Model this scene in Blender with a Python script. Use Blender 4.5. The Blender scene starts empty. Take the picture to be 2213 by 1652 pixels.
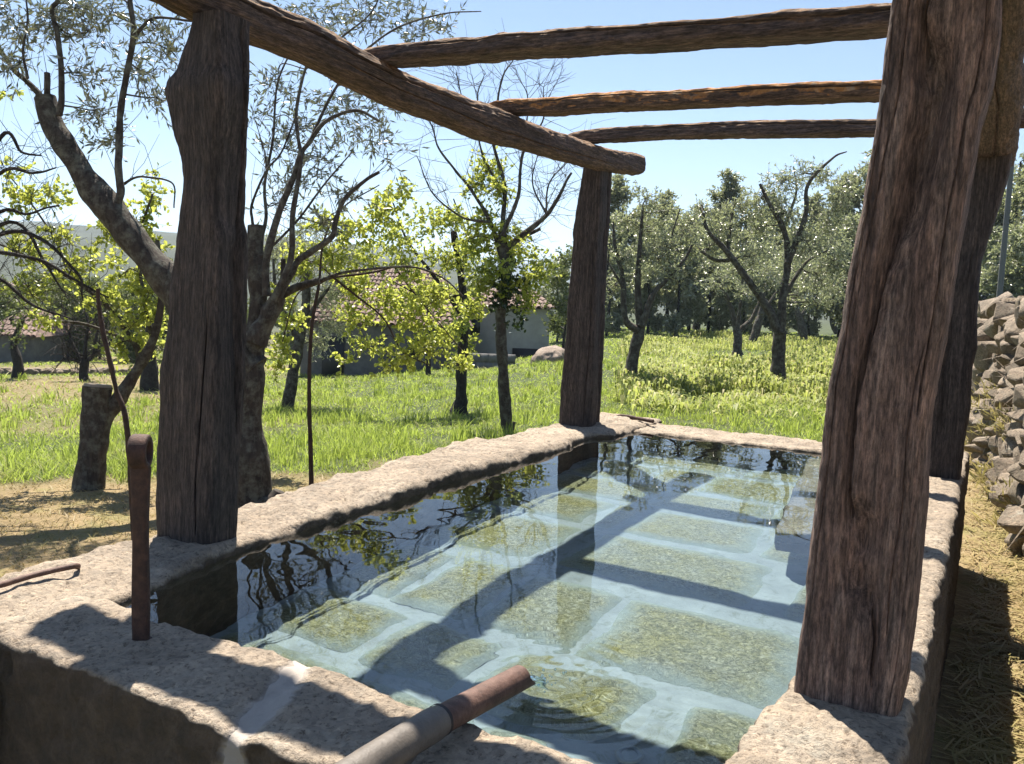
import bpy, bmesh, math, random
import numpy as np
from mathutils import Matrix, Vector

# ------------------------------------------------------------------ camera, sky, sun, exposure
sc = bpy.context.scene
COL = sc.collection
F, CX, CY = 1837.0, 1106.5, 826.0           # lens measured on a 2213 x 1652 copy of the photograph
CAMZ = 1.6
_Y = np.array([1048, -141, F]); _Y /= np.linalg.norm(_Y)
_X = np.array([3261, 300, -F]); _X -= _Y * _X.dot(_Y); _X /= np.linalg.norm(_X)
ROT = np.array([_X, _Y, np.cross(_X, _Y)])
cam = bpy.data.cameras.new('camera'); cam_ob = bpy.data.objects.new('camera', cam); COL.objects.link(cam_ob)
sc.camera = cam_ob
cam.sensor_width = 36; cam.lens = 36 * F / 2213; cam.clip_start = 0.05; cam.clip_end = 30000
_r, _d, _f = ROT[:, 0], ROT[:, 1], ROT[:, 2]
cam_ob.matrix_world = Matrix(((_r[0], -_d[0], -_f[0], 0), (_r[1], -_d[1], -_f[1], 0), (_r[2], -_d[2], -_f[2], CAMZ), (0, 0, 0, 1)))

SUN_EL = math.radians(61.0)
SHX, SHY = 0.690, -0.724                     # the way shadows fall on the ground
world = bpy.data.worlds.new('World'); sc.world = world; world.use_nodes = True
_nt = world.node_tree
sky = _nt.nodes.new('ShaderNodeTexSky'); sky.sky_type = 'NISHITA'; sky.sun_disc = False
sky.sun_elevation = SUN_EL; sky.sun_rotation = math.atan2(-SHX, -SHY)
sky.altitude = 100; sky.air_density = 0.9; sky.dust_density = 0.05; sky.ozone_density = 0.6
_nt.links.new(sky.outputs[0], _nt.nodes['Background'].inputs[0])
_nt.nodes['Background'].inputs[1].default_value = 0.05
sun_l = bpy.data.lights.new('sun', 'SUN'); sun_ob = bpy.data.objects.new('sun', sun_l); COL.objects.link(sun_ob)
sun_l.energy = 4.9; sun_l.angle = math.radians(0.53); sun_l.color = (1.0, 0.91, 0.79)
_dir = Vector((SHX * math.cos(SUN_EL), SHY * math.cos(SUN_EL), -math.sin(SUN_EL)))
sun_ob.rotation_euler = _dir.to_track_quat('-Z', 'Y').to_euler()
sun_ob.location = (-8, 9, 20)
sun_l.cycles.is_caustics_light = True        # sunlight refracts through the water on to the tank floor
vs = sc.view_settings
vs.view_transform = 'Standard'; vs.look = 'None'; vs.gamma = 1.0; vs.exposure = 1.58
try: vs.use_curve_mapping = False
except Exception: pass
cy = sc.cycles
cy.use_denoising = True; cy.max_bounces = 8; cy.diffuse_bounces = 3; cy.glossy_bounces = 4
cy.transmission_bounces = 6; cy.transparent_max_bounces = 8; cy.volume_bounces = 1
cy.sample_clamp_indirect = 4.0; cy.blur_glossy = 0.3

# ------------------------------------------------------------------ helpers: view rays (measuring), noise, meshes
def ray(px, py):
    return ROT @ np.array([(px - CX) / F, (py - CY) / F, 1.0])
def at_z(px, py, z):
    d = ray(px, py); p = d * ((z - CAMZ) / d[2]); return np.array([p[0], p[1], z])
def at_y(px, py, y):
    d = ray(px, py); p = d * (y / d[1]); return np.array([p[0], y, p[2] + CAMZ])
def at_x(px, py, x):
    d = ray(px, py); p = d * (x / d[0]); return np.array([x, p[1], p[2] + CAMZ])
def at_d(px, py, depth):
    p = ray(px, py) * depth; return np.array([p[0], p[1], p[2] + CAMZ])

def _hash(i, j, k, s):
    n = (i * 374761393 + j * 668265263 + k * 2147483647 + s * 1274126177) & 0xFFFFFFFF
    n = ((n ^ (n >> 13)) * 1274126177) & 0xFFFFFFFF
    return ((n ^ (n >> 16)) & 0xFFFF) / 65535.0
def vnoise(P, seed=0):
    P = np.asarray(P, float); I = np.floor(P).astype(np.int64); f = P - I; f = f * f * (3 - 2 * f)
    r = 0
    for a in (0, 1):
        wx = f[..., 0] if a else 1 - f[..., 0]
        for b in (0, 1):
            wy = f[..., 1] if b else 1 - f[..., 1]
            for c in (0, 1):
                wz = f[..., 2] if c else 1 - f[..., 2]
                r = r + wx * wy * wz * _hash(I[..., 0] + a, I[..., 1] + b, I[..., 2] + c, seed)
    return r * 2 - 1
def fbm(P, oct=4, seed=0, gain=0.5):
    P = np.asarray(P, float); r = 0; a = 1.0
    for o in range(oct):
        r = r + a * vnoise(P * (2.03 ** o) + 17.3 * o, seed + o); a *= gain
    return r
def sstep(a, b, x):
    t = np.clip((np.asarray(x, float) - a) / (b - a), 0, 1); return t * t * (3 - 2 * t)

def np_mesh(name, V, Fs, mat=None, smooth=True):
    V = np.ascontiguousarray(V, np.float32).reshape(-1, 3); Fs = np.ascontiguousarray(Fs, np.int32); k = Fs.shape[1]; n = len(Fs)
    me = bpy.data.meshes.new(name)
    me.vertices.add(len(V)); me.vertices.foreach_set('co', V.ravel())
    me.loops.add(n * k); me.loops.foreach_set('vertex_index', Fs.ravel())
    me.polygons.add(n); me.polygons.foreach_set('loop_start', np.arange(0, n * k, k, dtype=np.int32))
    try: me.polygons.foreach_set('loop_total', np.full(n, k, np.int32))
    except Exception: pass
    me.update(calc_edges=True); me.validate()
    if smooth: me.polygons.foreach_set('use_smooth', np.ones(len(me.polygons), bool))
    if mat: me.materials.append(mat)
    return me
def link(name, me, parent=None, kind=None):
    o = bpy.data.objects.new(name, me); COL.objects.link(o)
    if parent is not None: o.parent = parent
    if kind: o['kind'] = kind
    return o
def obj(name, V, Fs, mat, parent=None, smooth=True, kind=None):
    return link(name, np_mesh(name, V, Fs, mat, smooth), parent, kind)
def thing(name, label, cat, group=None, loc=None):
    o = bpy.data.objects.new(name, None); COL.objects.link(o); o.empty_display_size = 0.1
    o['label'] = label; o['category'] = cat
    if group: o['group'] = group
    if loc is not None: o.location = tuple(float(c) for c in loc)
    return o
def tag(o, label, cat, group=None):
    o['label'] = label; o['category'] = cat
    if group: o['group'] = group
    return o
def keep(o, parent):
    """parent without moving"""
    o.parent = parent; o.matrix_parent_inverse = Matrix.Translation(-parent.location); return o
class Soup:
    """collects quads/tris of one mesh"""
    def __init__(self): self.V = []; self.T = []; self.n = 0
    def add(self, V, Fs):
        V = np.asarray(V, float).reshape(-1, 3); Fs = np.asarray(Fs, int)
        if Fs.shape[1] == 4: Fs = np.concatenate([Fs[:, [0, 1, 2]], Fs[:, [0, 2, 3]]])
        self.V.append(V); self.T.append(Fs + self.n); self.n += len(V)
    def obj(self, name, mat, parent=None, smooth=True, kind=None):
        o = obj(name, np.concatenate(self.V), np.concatenate(self.T), mat, None, smooth, kind)
        if parent is not None: keep(o, parent)
        return o
def grid_faces(nu, nv, wrap=False):
    i = np.arange(nu * nv).reshape(nu, nv)
    if wrap: i = np.concatenate([i, i[:, :1]], 1)
    return np.stack([i[:-1, :-1], i[1:, :-1], i[1:, 1:], i[:-1, 1:]], -1).reshape(-1, 4)
def round_box(lo, hi, res, r, amp, freq, seed, keepz=None):
    """box with rounded, worn, lumpy faces (welded)"""
    lo = np.array(lo, float); hi = np.array(hi, float); V = []; Q = []; n = 0
    for ax in range(3):
        a, b = [k for k in range(3) if k != ax]
        na = max(2, int((hi[a] - lo[a]) / res) + 1); nb = max(2, int((hi[b] - lo[b]) / res) + 1)
        A, B = np.meshgrid(np.linspace(lo[a], hi[a], na), np.linspace(lo[b], hi[b], nb), indexing='ij')
        for side in (0, 1):
            P = np.zeros(A.shape + (3,)); P[..., a] = A; P[..., b] = B; P[..., ax] = hi[ax] if side else lo[ax]
            f = grid_faces(na, nb)
            if (side == 1) == (ax == 1): f = f[:, ::-1]
            V.append(P.reshape(-1, 3)); Q.append(f + n); n += na * nb
    V = np.concatenate(V); Q = np.concatenate(Q)
    key = np.round(V * 1e4).astype(np.int64); _, first, inv = np.unique(key, axis=0, return_index=True, return_inverse=True)
    V = V[first]; Q = inv.ravel()[Q]
    inner = np.clip(V, lo + r, hi - r); d = V - inner; L = np.linalg.norm(d, axis=1, keepdims=True); N = d / np.maximum(L, 1e-9)
    P = inner + N * r
    P = P + N * (amp * fbm(V * freq, 4, seed) + amp * 0.35 * fbm(V * freq * 7, 2, seed + 9))[:, None]
    return P, Q
def box(sp, lo, hi):
    v = [(x, y, z) for x in (lo[0], hi[0]) for y in (lo[1], hi[1]) for z in (lo[2], hi[2])]
    sp.add(v, [(0, 1, 3, 2), (4, 6, 7, 5), (0, 4, 5, 1), (2, 3, 7, 6), (0, 2, 6, 4), (1, 5, 7, 3)])
def frames(P):
    T = np.gradient(P, axis=0); T /= np.maximum(np.linalg.norm(T, axis=1, keepdims=True), 1e-9)
    up = np.array([0, 0, 1.0]) if abs(T[0, 2]) < 0.9 else np.array([1.0, 0, 0])
    u = np.cross(T[0], up); u /= np.linalg.norm(u); U = []
    for t in T:
        u = u - t * u.dot(t); u /= max(np.linalg.norm(u), 1e-9); U.append(u.copy())
    U = np.array(U); return T, U, np.cross(T, U)
def tube(sp, P, R, n=8, cap=True, rough=0.0, seed=0, freq=6.0):
    P = np.asarray(P, float); R = np.broadcast_to(np.asarray(R, float), (len(P),))
    T, U, W = frames(P); a = np.linspace(0, 2 * math.pi, n, endpoint=False)
    ring = U[:, None] * np.cos(a)[None, :, None] + W[:, None] * np.sin(a)[None, :, None]
    V = P[:, None] + ring * R[:, None, None]
    if rough: V = V + ring * (rough * R[:, None] * fbm(V * freq, 3, seed))[..., None]
    Fq = grid_faces(len(P), n, True)
    V = V.reshape(-1, 3)
    sp.add(V, Fq)
    if cap:
        for k, flip in ((0, True), (len(P) - 1, False)):
            ids = np.arange(n); c = P[k][None]
            f = np.stack([ids, np.roll(ids, -1), np.full(n, n)], 1)
            sp.add(np.concatenate([V[k * n:(k + 1) * n], c]), f if not flip else f[:, ::-1])
def curve(pts, n):
    """Catmull-Rom through the points"""
    P = np.asarray(pts, float); k = len(P)
    if k == 2: return P[0] + (P[1] - P[0]) * np.linspace(0, 1, n)[:, None]
    t = np.linspace(0, k - 1, n); i = np.minimum(t.astype(int), k - 2); f = (t - i)[:, None]
    E = np.concatenate([[2 * P[0] - P[1]], P, [2 * P[-1] - P[-2]]])
    a, b, c, d = E[i], E[i + 1], E[i + 2], E[i + 3]
    return 0.5 * (2 * b + (c - a) * f + (2 * a - 5 * b + 4 * c - d) * f ** 2 + (3 * b - a - 3 * c + d) * f ** 3)

# ------------------------------------------------------------------ procedural materials
def new_mat(name):
    m = bpy.data.materials.new(name); m.use_nodes = True
    return m, m.node_tree, m.node_tree.nodes['Principled BSDF']
def N(nt, t, **kw):
    n = nt.nodes.new(t)
    for k, v in kw.items():
        if k in n.inputs: n.inputs[k].default_value = v
        else: setattr(n, k, v)
    return n
def ramp(nt, fac, stops, interp='LINEAR'):
    n = nt.nodes.new('ShaderNodeValToRGB'); n.color_ramp.interpolation = interp
    e = n.color_ramp.elements
    while len(e) > 1: e.remove(e[-1])
    e[0].position = stops[0][0]; e[0].color = (*stops[0][1], 1)
    for p, c in stops[1:]:
        x = e.new(p); x.color = (*c, 1)
    nt.links.new(fac, n.inputs[0]); return n.outputs[0]
def mix(nt, fac, a, b, mode='MIX'):
    n = nt.nodes.new('ShaderNodeMix'); n.data_type = 'RGBA'; n.blend_type = mode
    for s, v in ((n.inputs[0], fac), (n.inputs[6], a), (n.inputs[7], b)):
        if hasattr(v, 'is_output') or isinstance(v, bpy.types.NodeSocket): nt.links.new(v, s)
        elif isinstance(v, (int, float)): s.default_value = v
        else: s.default_value = (*v, 1)
    return n.outputs[2]
def math_n(nt, op, a, b=0.0, clamp=False):
    n = nt.nodes.new('ShaderNodeMath'); n.operation = op; n.use_clamp = clamp
    for s, v in ((n.inputs[0], a), (n.inputs[1], b)):
        if isinstance(v, bpy.types.NodeSocket): nt.links.new(v, s)
        else: s.default_value = v
    return n.outputs[0]
def coords(nt, scale=(1, 1, 1), loc=(0, 0, 0), which='Object'):
    tc = nt.nodes.new('ShaderNodeTexCoord'); mp = nt.nodes.new('ShaderNodeMapping')
    mp.inputs['Scale'].default_value = scale; mp.inputs['Location'].default_value = loc
    nt.links.new(tc.outputs[which], mp.inputs[0]); return mp.outputs[0]
def gcoords(nt, scale=(1, 1, 1)):
    g = nt.nodes.new('ShaderNodeNewGeometry'); mp = nt.nodes.new('ShaderNodeMapping'); mp.inputs['Scale'].default_value = scale
    nt.links.new(g.outputs['Position'], mp.inputs[0]); return mp.outputs[0]
def noise(nt, vec, scale, detail=6, rough=0.6, dist=0.0):
    n = N(nt, 'ShaderNodeTexNoise', Scale=scale, Detail=detail, Roughness=rough, Distortion=dist)
    nt.links.new(vec, n.inputs['Vector']); return n.outputs[0]
def voro(nt, vec, scale, feature='F1', out=0):
    n = nt.nodes.new('ShaderNodeTexVoronoi'); n.feature = feature; n.inputs['Scale'].default_value = scale
    nt.links.new(vec, n.inputs['Vector']); return n.outputs[out]
def bump(nt, b, h, strength=0.5, dist=0.01):
    n = nt.nodes.new('ShaderNodeBump'); n.inputs['Strength'].default_value = strength; n.inputs['Distance'].default_value = dist
    nt.links.new(h, n.inputs['Height']); nt.links.new(n.outputs[0], b.inputs['Normal']); return n

def granite_mat(name, base, dark, light, lichen, moss=0.35, cement=None, speck=90, side_cols=None):
    m, nt, b = new_mat(name); v = gcoords(nt)
    n1 = noise(nt, v, 3.2, 8, 0.65); n2 = noise(nt, v, 28, 6, 0.7); vo = voro(nt, v, speck, 'F1', 1)
    c = ramp(nt, n1, [(0.25, dark), (0.5, base), (0.78, light)])
    sp_ = ramp(nt, vo, [(0.0, (0.35, 0.33, 0.31)), (0.35, (0.85, 0.82, 0.8)), (0.75, (1.05, 1.0, 0.95)), (1.0, (1.35, 1.28, 1.2))])
    c = mix(nt, 0.75, c, sp_, 'MULTIPLY')
    f2 = ramp(nt, n2, [(0.42, (0, 0, 0)), (0.62, (1, 1, 1))])
    c = mix(nt, math_n(nt, 'MULTIPLY', f2, moss), c, lichen)
    c = mix(nt, ramp(nt, noise(nt, v, 1.9, 7, 0.75, 0.8), [(0.48, (0, 0, 0)), (0.66, (0.62,) * 3)]), c, tuple(q * 0.62 for q in dark))
    c = mix(nt, ramp(nt, noise(nt, v, 6.3, 8, 0.8), [(0.56, (0, 0, 0)), (0.68, (0.7,) * 3)]), c, (0.47, 0.45, 0.38))
    n3 = noise(nt, v, 9, 8, 0.75, 1.0)
    f3 = ramp(nt, n3, [(0.58, (0, 0, 0)), (0.68, (1, 1, 1))])
    c = mix(nt, math_n(nt, 'MULTIPLY', f3, 0.55), c, (0.06, 0.05, 0.045))
    n4 = noise(nt, v, 70, 5, 0.75)
    pit = ramp(nt, n4, [(0.36, (0.28, 0.24, 0.2)), (0.46, (1, 1, 1)), (0.7, (1.15, 1.15, 1.15))])
    c = mix(nt, 0.8, c, pit, 'MULTIPLY')
    if side_cols is not None:
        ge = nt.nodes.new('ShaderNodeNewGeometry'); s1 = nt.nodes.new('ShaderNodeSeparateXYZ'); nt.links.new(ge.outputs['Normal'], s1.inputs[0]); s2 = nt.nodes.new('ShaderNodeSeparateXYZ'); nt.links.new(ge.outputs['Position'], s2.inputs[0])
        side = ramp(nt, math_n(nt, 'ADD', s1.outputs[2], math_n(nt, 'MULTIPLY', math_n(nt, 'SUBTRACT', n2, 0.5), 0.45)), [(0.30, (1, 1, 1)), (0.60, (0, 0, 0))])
        side_tone = ramp(nt, noise(nt, v, 16, 8, 0.75), [(0.3, side_cols[0]), (0.5, side_cols[1]), (0.72, side_cols[2])])
        c = mix(nt, math_n(nt, 'MULTIPLY', side, 0.93), c, side_tone)  # steep faces are mixed towards a mottled darker brown
    h = math_n(nt, 'ADD', math_n(nt, 'MULTIPLY', n2, 0.8), math_n(nt, 'MULTIPLY', n4, 0.9))
    if cement is not None:
        (ax, ay), (bx, by), wdt = cement
        g = nt.nodes.new('ShaderNodeNewGeometry'); s = nt.nodes.new('ShaderNodeSeparateXYZ'); nt.links.new(g.outputs['Position'], s.inputs[0])
        L = math.hypot(bx - ax, by - ay); tx, ty = (bx - ax) / L, (by - ay) / L
        px = math_n(nt, 'SUBTRACT', s.outputs[0], ax); py = math_n(nt, 'SUBTRACT', s.outputs[1], ay)
        dd = math_n(nt, 'ABSOLUTE', math_n(nt, 'SUBTRACT', math_n(nt, 'MULTIPLY', px, ty), math_n(nt, 'MULTIPLY', py, tx)))
        dd = math_n(nt, 'ADD', dd, math_n(nt, 'MULTIPLY', math_n(nt, 'SUBTRACT', noise(nt, v, 14, 3, 0.5), 0.5), 0.09))
        fz = math_n(nt, 'SUBTRACT', 1.0, math_n(nt, 'MINIMUM', 1.0, math_n(nt, 'MAXIMUM', 0.0, math_n(nt, 'MULTIPLY', math_n(nt, 'SUBTRACT', dd, wdt), 60.0))))
        top = math_n(nt, 'MULTIPLY', math_n(nt, 'GREATER_THAN', s.outputs[2], 0.60), math_n(nt, 'LESS_THAN', s.outputs[1], 1.6))
        fz = math_n(nt, 'MULTIPLY', math_n(nt, 'MAXIMUM', fz, 0.0, True), top)
        c = mix(nt, math_n(nt, 'MULTIPLY', fz, 0.85), c, (0.46, 0.42, 0.38))
        h = math_n(nt, 'MULTIPLY', h, math_n(nt, 'SUBTRACT', 1.0, math_n(nt, 'MULTIPLY', fz, 0.85)))
    nt.links.new(c, b.inputs['Base Color']); b.inputs['Roughness'].default_value = 0.9
    bump(nt, b, h, 1.0, 0.016); return m
def wood_mat(name, axis, base, dark, light, top=None, grain=1.0, scale=1.0, reach=0.35):
    """old hewn timber, grain along one axis; orange lichen grows on upper faces"""
    m, nt, b = new_mat(name); sc_ = [26 * scale] * 3; sc_[axis] = 1.6 * scale
    v = gcoords(nt, tuple(sc_)); g = gcoords(nt)
    n1 = noise(nt, v, 1.0, 10, 0.75, 0.5); n2 = noise(nt, g, 5.0, 8, 0.72, 0.6); sc2 = [90] * 3; sc2[axis] = 4
    n3 = noise(nt, gcoords(nt, tuple(sc2)), 1.0, 4, 0.6)
    c = ramp(nt, n1, [(0.30, dark), (0.5, base), (0.72, light)])
    c = mix(nt, 0.6, c, ramp(nt, n2, [(0.3, (0.42, 0.42, 0.45)), (0.7, (1.4, 1.3, 1.22))]), 'MULTIPLY')
    c = mix(nt, 0.75, c, ramp(nt, n3, [(0.34, (0.35, 0.35, 0.36)), (0.5, (1.0, 1.0, 1.0)), (0.66, (1.7, 1.65, 1.6))]), 'MULTIPLY')
    sc3 = [150] * 3; sc3[axis] = 22; n5 = noise(nt, gcoords(nt, tuple(sc3)), 1.0, 5, 0.8)
    c = mix(nt, 0.85, c, ramp(nt, n5, [(0.38, (0.3, 0.28, 0.28)), (0.5, (1.0, 1.0, 1.0)), (0.62, (1.9, 1.85, 1.8))]), 'MULTIPLY')
    if top is not None:
        ge = nt.nodes.new('ShaderNodeNewGeometry'); s = nt.nodes.new('ShaderNodeSeparateXYZ'); nt.links.new(ge.outputs['Normal'], s.inputs[0])
        f = ramp(nt, math_n(nt, 'ADD', s.outputs[2], math_n(nt, 'MULTIPLY', math_n(nt, 'SUBTRACT', n2, 0.5), 0.9)), [(reach, (0, 0, 0)), (reach + 0.25, (1, 1, 1))])
        c = mix(nt, f, c, ramp(nt, noise(nt, g, 22, 6, 0.7), [(0.35, top[0]), (0.52, top[1]), (0.66, top[2])]))
    nt.links.new(c, b.inputs['Base Color']); b.inputs['Roughness'].default_value = 0.85
    h = math_n(nt, 'ADD', math_n(nt, 'MULTIPLY', n1, 1.0), math_n(nt, 'ADD', math_n(nt, 'MULTIPLY', n3, 0.6), math_n(nt, 'MULTIPLY', n5, 0.5))); bump(nt, b, h, 0.9 * grain, 0.02)
    return m
def leaf_mat(name, cols, trans, rough=0.45, tmix=0.45, spec=0.5, under=None):
    m, nt, b = new_mat(name); g = nt.nodes.new('ShaderNodeNewGeometry')
    st = [(i / max(1, len(cols) - 1), c) for i, c in enumerate(cols)]
    c = ramp(nt, g.outputs['Random Per Island'], st)
    if under is not None: c = mix(nt, g.outputs['Backfacing'], c, under)
    nt.links.new(c, b.inputs['Base Color']); b.inputs['Roughness'].default_value = rough; b.inputs['Specular IOR Level'].default_value = spec
    t = nt.nodes.new('ShaderNodeBsdfTranslucent')
    tc = mix(nt, 1.0, ramp(nt, g.outputs['Random Per Island'], [(0.0, (0.75,) * 3), (1.0, (1.25,) * 3)]), trans, 'MULTIPLY')
    nt.links.new(tc, t.inputs[0])
    ms = nt.nodes.new('ShaderNodeMixShader'); ms.inputs[0].default_value = tmix
    nt.links.new(b.outputs[0], ms.inputs[1]); nt.links.new(t.outputs[0], ms.inputs[2])
    nt.links.new(ms.outputs[0], nt.nodes['Material Output'].inputs['Surface']); return m
def bark_mat(name, base, dark, lichen, lf=0.5, scale=1.0):
    m, nt, b = new_mat(name); v = gcoords(nt, (1, 1, 0.35)); g = gcoords(nt)
    n1 = noise(nt, v, 26 * scale, 8, 0.7, 0.5); n2 = noise(nt, g, 13 * scale, 6, 0.7)
    c = ramp(nt, n1, [(0.35, dark), (0.65, base)])
    c = mix(nt, math_n(nt, 'MULTIPLY', ramp(nt, n2, [(0.46, (0, 0, 0)), (0.68, (1, 1, 1))]), lf), c, lichen)
    nt.links.new(c, b.inputs['Base Color']); b.inputs['Roughness'].default_value = 0.95
    bump(nt, b, n1, 0.9, 0.03); return m
def plain_mat(name, col, rough=0.8, var=0.3, scale=12, metal=0.0, bmp=0.3, bdist=0.01):
    m, nt, b = new_mat(name); v = gcoords(nt); n1 = noise(nt, v, scale, 7, 0.65)
    lo = tuple(c * (1 - var) for c in col); hi = tuple(c * (1 + var) for c in col)
    nt.links.new(ramp(nt, n1, [(0.3, lo), (0.7, hi)]), b.inputs['Base Color'])
    b.inputs['Roughness'].default_value = rough; b.inputs['Metallic'].default_value = metal
    if bmp: bump(nt, b, noise(nt, v, scale * 5, 5, 0.7), bmp, bdist)
    return m
def rust_mat(name, a, bcol, ccol, rough=0.75):
    m, nt, b = new_mat(name); v = gcoords(nt); n1 = noise(nt, v, 35, 8, 0.7); n2 = noise(nt, v, 9, 5, 0.6)
    c = ramp(nt, n1, [(0.3, a), (0.52, bcol), (0.75, ccol)]); c = mix(nt, 0.5, c, ramp(nt, n2, [(0.3, (0.6,) * 3), (0.7, (1.3,) * 3)]), 'MULTIPLY')
    nt.links.new(c, b.inputs['Base Color']); b.inputs['Roughness'].default_value = rough; b.inputs['Metallic'].default_value = 0.15
    bump(nt, b, noise(nt, v, 140, 5, 0.7), 0.5, 0.004); return m

# ------------------------------------------------------------------ the lie of the land
def smax(a, b, k): return 0.5 * (a + b + np.sqrt((a - b) ** 2 + k * k))
def ground_z(x, y):
    x = np.asarray(x, float); y = np.asarray(y, float); r = np.hypot(x, y); az = np.degrees(np.arctan2(-x, y))
    left = sstep(19, 44, az) * (1 - sstep(110, 170, az))
    fall = 0.050 * left * np.maximum(smax(r - 6.0, 0.0, 2.0) - 0.16, 0)
    fall = np.where(r > 60, 0.05 * left * 54 + 0.02 * left * (r - 60), fall)
    rise = left * 0.085 * np.maximum(r - 230, 0)
    P = np.stack([x, y, 0 * x], -1)
    lump = 0.05 * fbm(P * 0.35, 3, 5) * sstep(3, 9, r) + 0.012 * fbm(P * 2.5, 2, 6)
    lump = lump + left * sstep(150, 400, r) * 14 * fbm(P / 180.0, 3, 8)
    return -np.minimum(fall, 8.0) + np.minimum(rise, 70) + lump
def mow(x, y):
    """1 where the grass is cut short and dry"""
    x = np.asarray(x, float); y = np.asarray(y, float); P = np.stack([x, y, 0 * x], -1)
    s = (x + 7.2) * 0.77 - (y - 4.2) * 0.64 + 0.35 * fbm(P * 1.3, 3, 21)
    a = sstep(-0.25, 0.35, s) * (1 - sstep(-2.3, -1.8, x))
    b = sstep(-0.6, -0.2, x) * (1 - sstep(11, 14, y))
    r = np.hypot(x, y); az = np.degrees(np.arctan2(-x, y))
    c = sstep(11, 14, r) * sstep(40, 46, az + 3 * fbm(P * 0.4, 2, 22)) * np.clip(0.35 + 0.5 * fbm(P * 0.25, 3, 23), 0, 0.7)
    return np.clip(np.maximum(np.maximum(a, b), c), 0, 1)

m, nt, b = new_mat('meadow_soil'); g = gcoords(nt)
att = nt.nodes.new('ShaderNodeAttribute'); att.attribute_name = 'mow'
n1 = noise(nt, g, 2.2, 8, 0.7); n2 = noise(nt, g, 40, 6, 0.7)
green = ramp(nt, n1, [(0.3, (0.045, 0.075, 0.015)), (0.55, (0.075, 0.11, 0.022)), (0.75, (0.13, 0.13, 0.04))])
straw = ramp(nt, n1, [(0.3, (0.30, 0.22, 0.10)), (0.5, (0.46, 0.34, 0.17)), (0.62, (0.34, 0.30, 0.11)), (0.75, (0.52, 0.39, 0.20))])
c = mix(nt, att.outputs['Fac'], green, straw); c = mix(nt, 0.6, c, ramp(nt, n2, [(0.3, (0.55,) * 3), (0.7, (1.35,) * 3)]), 'MULTIPLY')
ge = nt.nodes.new('ShaderNodeNewGeometry'); ln = nt.nodes.new('ShaderNodeVectorMath'); ln.operation = 'LENGTH'; nt.links.new(ge.outputs['Position'], ln.inputs[0])
fr_ = ramp(nt, math_n(nt, 'DIVIDE', ln.outputs['Value'], 400.0), [(0.12, (0, 0, 0)), (0.4, (1, 1, 1))])
wood_far = ramp(nt, noise(nt, g, 0.03, 8, 0.7), [(0.35, (0.02, 0.035, 0.015)), (0.6, (0.05, 0.07, 0.03)), (0.75, (0.11, 0.12, 0.05))])
c = mix(nt, fr_, c, wood_far)
nt.links.new(c, b.inputs['Base Color']); b.inputs['Roughness'].default_value = 0.95; bump(nt, b, n2, 0.8, 0.03)
M_SOIL = m
nr, na = 240, 420
rr = np.concatenate([[0.02], np.geomspace(0.4, 4200, nr - 1)]); aa = np.linspace(0, 2 * math.pi, na, endpoint=False)
RR, AA = np.meshgrid(rr, aa, indexing='ij'); GX = -RR * np.sin(AA); GY = RR * np.cos(AA)
gv = np.stack([GX, GY, ground_z(GX, GY)], -1)
gr = obj('ground', gv.reshape(-1, 3), grid_faces(nr, na, True)[:, ::-1], M_SOIL, kind='structure')
at = gr.data.attributes.new('mow', 'FLOAT', 'POINT'); at.data.foreach_set('value', mow(GX, GY).ravel().astype(np.float32))

def ridge(name, dist, az0, az1, prof, seed, depth, mat):
    n = 220; k = 26; A = np.radians(np.linspace(az0, az1, n)); t = np.linspace(0, 1, k)
    AA_, TT = np.meshgrid(A, t, indexing='ij'); d = dist + depth * TT
    X_ = -d * np.sin(AA_); Y_ = d * np.cos(AA_); P = np.stack([X_, Y_, 0 * X_], -1)
    top = prof(np.degrees(AA_)) * dist
    z = -20 + (top + 20) * np.sin(np.clip(TT * 1.35, 0, 1.35) * math.pi / 2 / 1.0) ** 1.3 * (1 + 0.10 * fbm(P / (dist * 0.12), 5, seed)) 
    v = np.stack([X_, Y_, z], -1)
    return obj(name, v.reshape(-1, 3), grid_faces(n, k), mat, kind='structure')
M_HILL = plain_mat('wooded_hill', (0.05, 0.065, 0.035), 0.95, 0.5, 0.004, 0, 0)
ridge('hill', 900, 16, 88, lambda a: 0.024 + 0.012 * np.sin(a * 0.21 + 1.0) + 0.006 * np.sin(a * 0.6), 31, 500, M_HILL)
ridge('mountain', 2300, 2, 95, lambda a: 0.068 + 0.012 * np.sin(a * 0.11 + 0.3) + 0.007 * np.sin(a * 0.37), 33, 1100, M_HILL)

# ------------------------------------------------------------------ the stone water tank
CEM_A = at_z(650, 1448, 0.75); CEM_B = at_z(470, 1610, 0.75)
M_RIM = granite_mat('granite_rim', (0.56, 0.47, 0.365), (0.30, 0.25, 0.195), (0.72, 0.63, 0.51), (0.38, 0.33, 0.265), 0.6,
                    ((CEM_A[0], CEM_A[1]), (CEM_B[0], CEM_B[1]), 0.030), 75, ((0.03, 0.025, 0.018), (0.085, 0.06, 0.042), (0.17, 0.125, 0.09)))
TOPZ, WATERZ, FLOORZ = 0.75, 0.719, 0.10
tank = thing('stone_water_tank', 'rectangular granite water tank with rough worn rim filled with clear water', 'water tank', None, (-1.3, 3.5, 0.0))
def tank_piece(name, lo, hi, seed, warp=None, amp=0.012, r=0.03, label=None):
    V, Q = round_box(lo, hi, 0.019, r, amp, 5.0, seed)
    V = V + 0.006 * np.stack([fbm(V * 34 + 11 * q, 2, seed + 20 + q) for q in range(3)], 1)
    if warp is not None: V = warp(V)
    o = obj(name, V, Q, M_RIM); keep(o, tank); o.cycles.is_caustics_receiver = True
    if label: o['label'] = label
    return o
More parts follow.
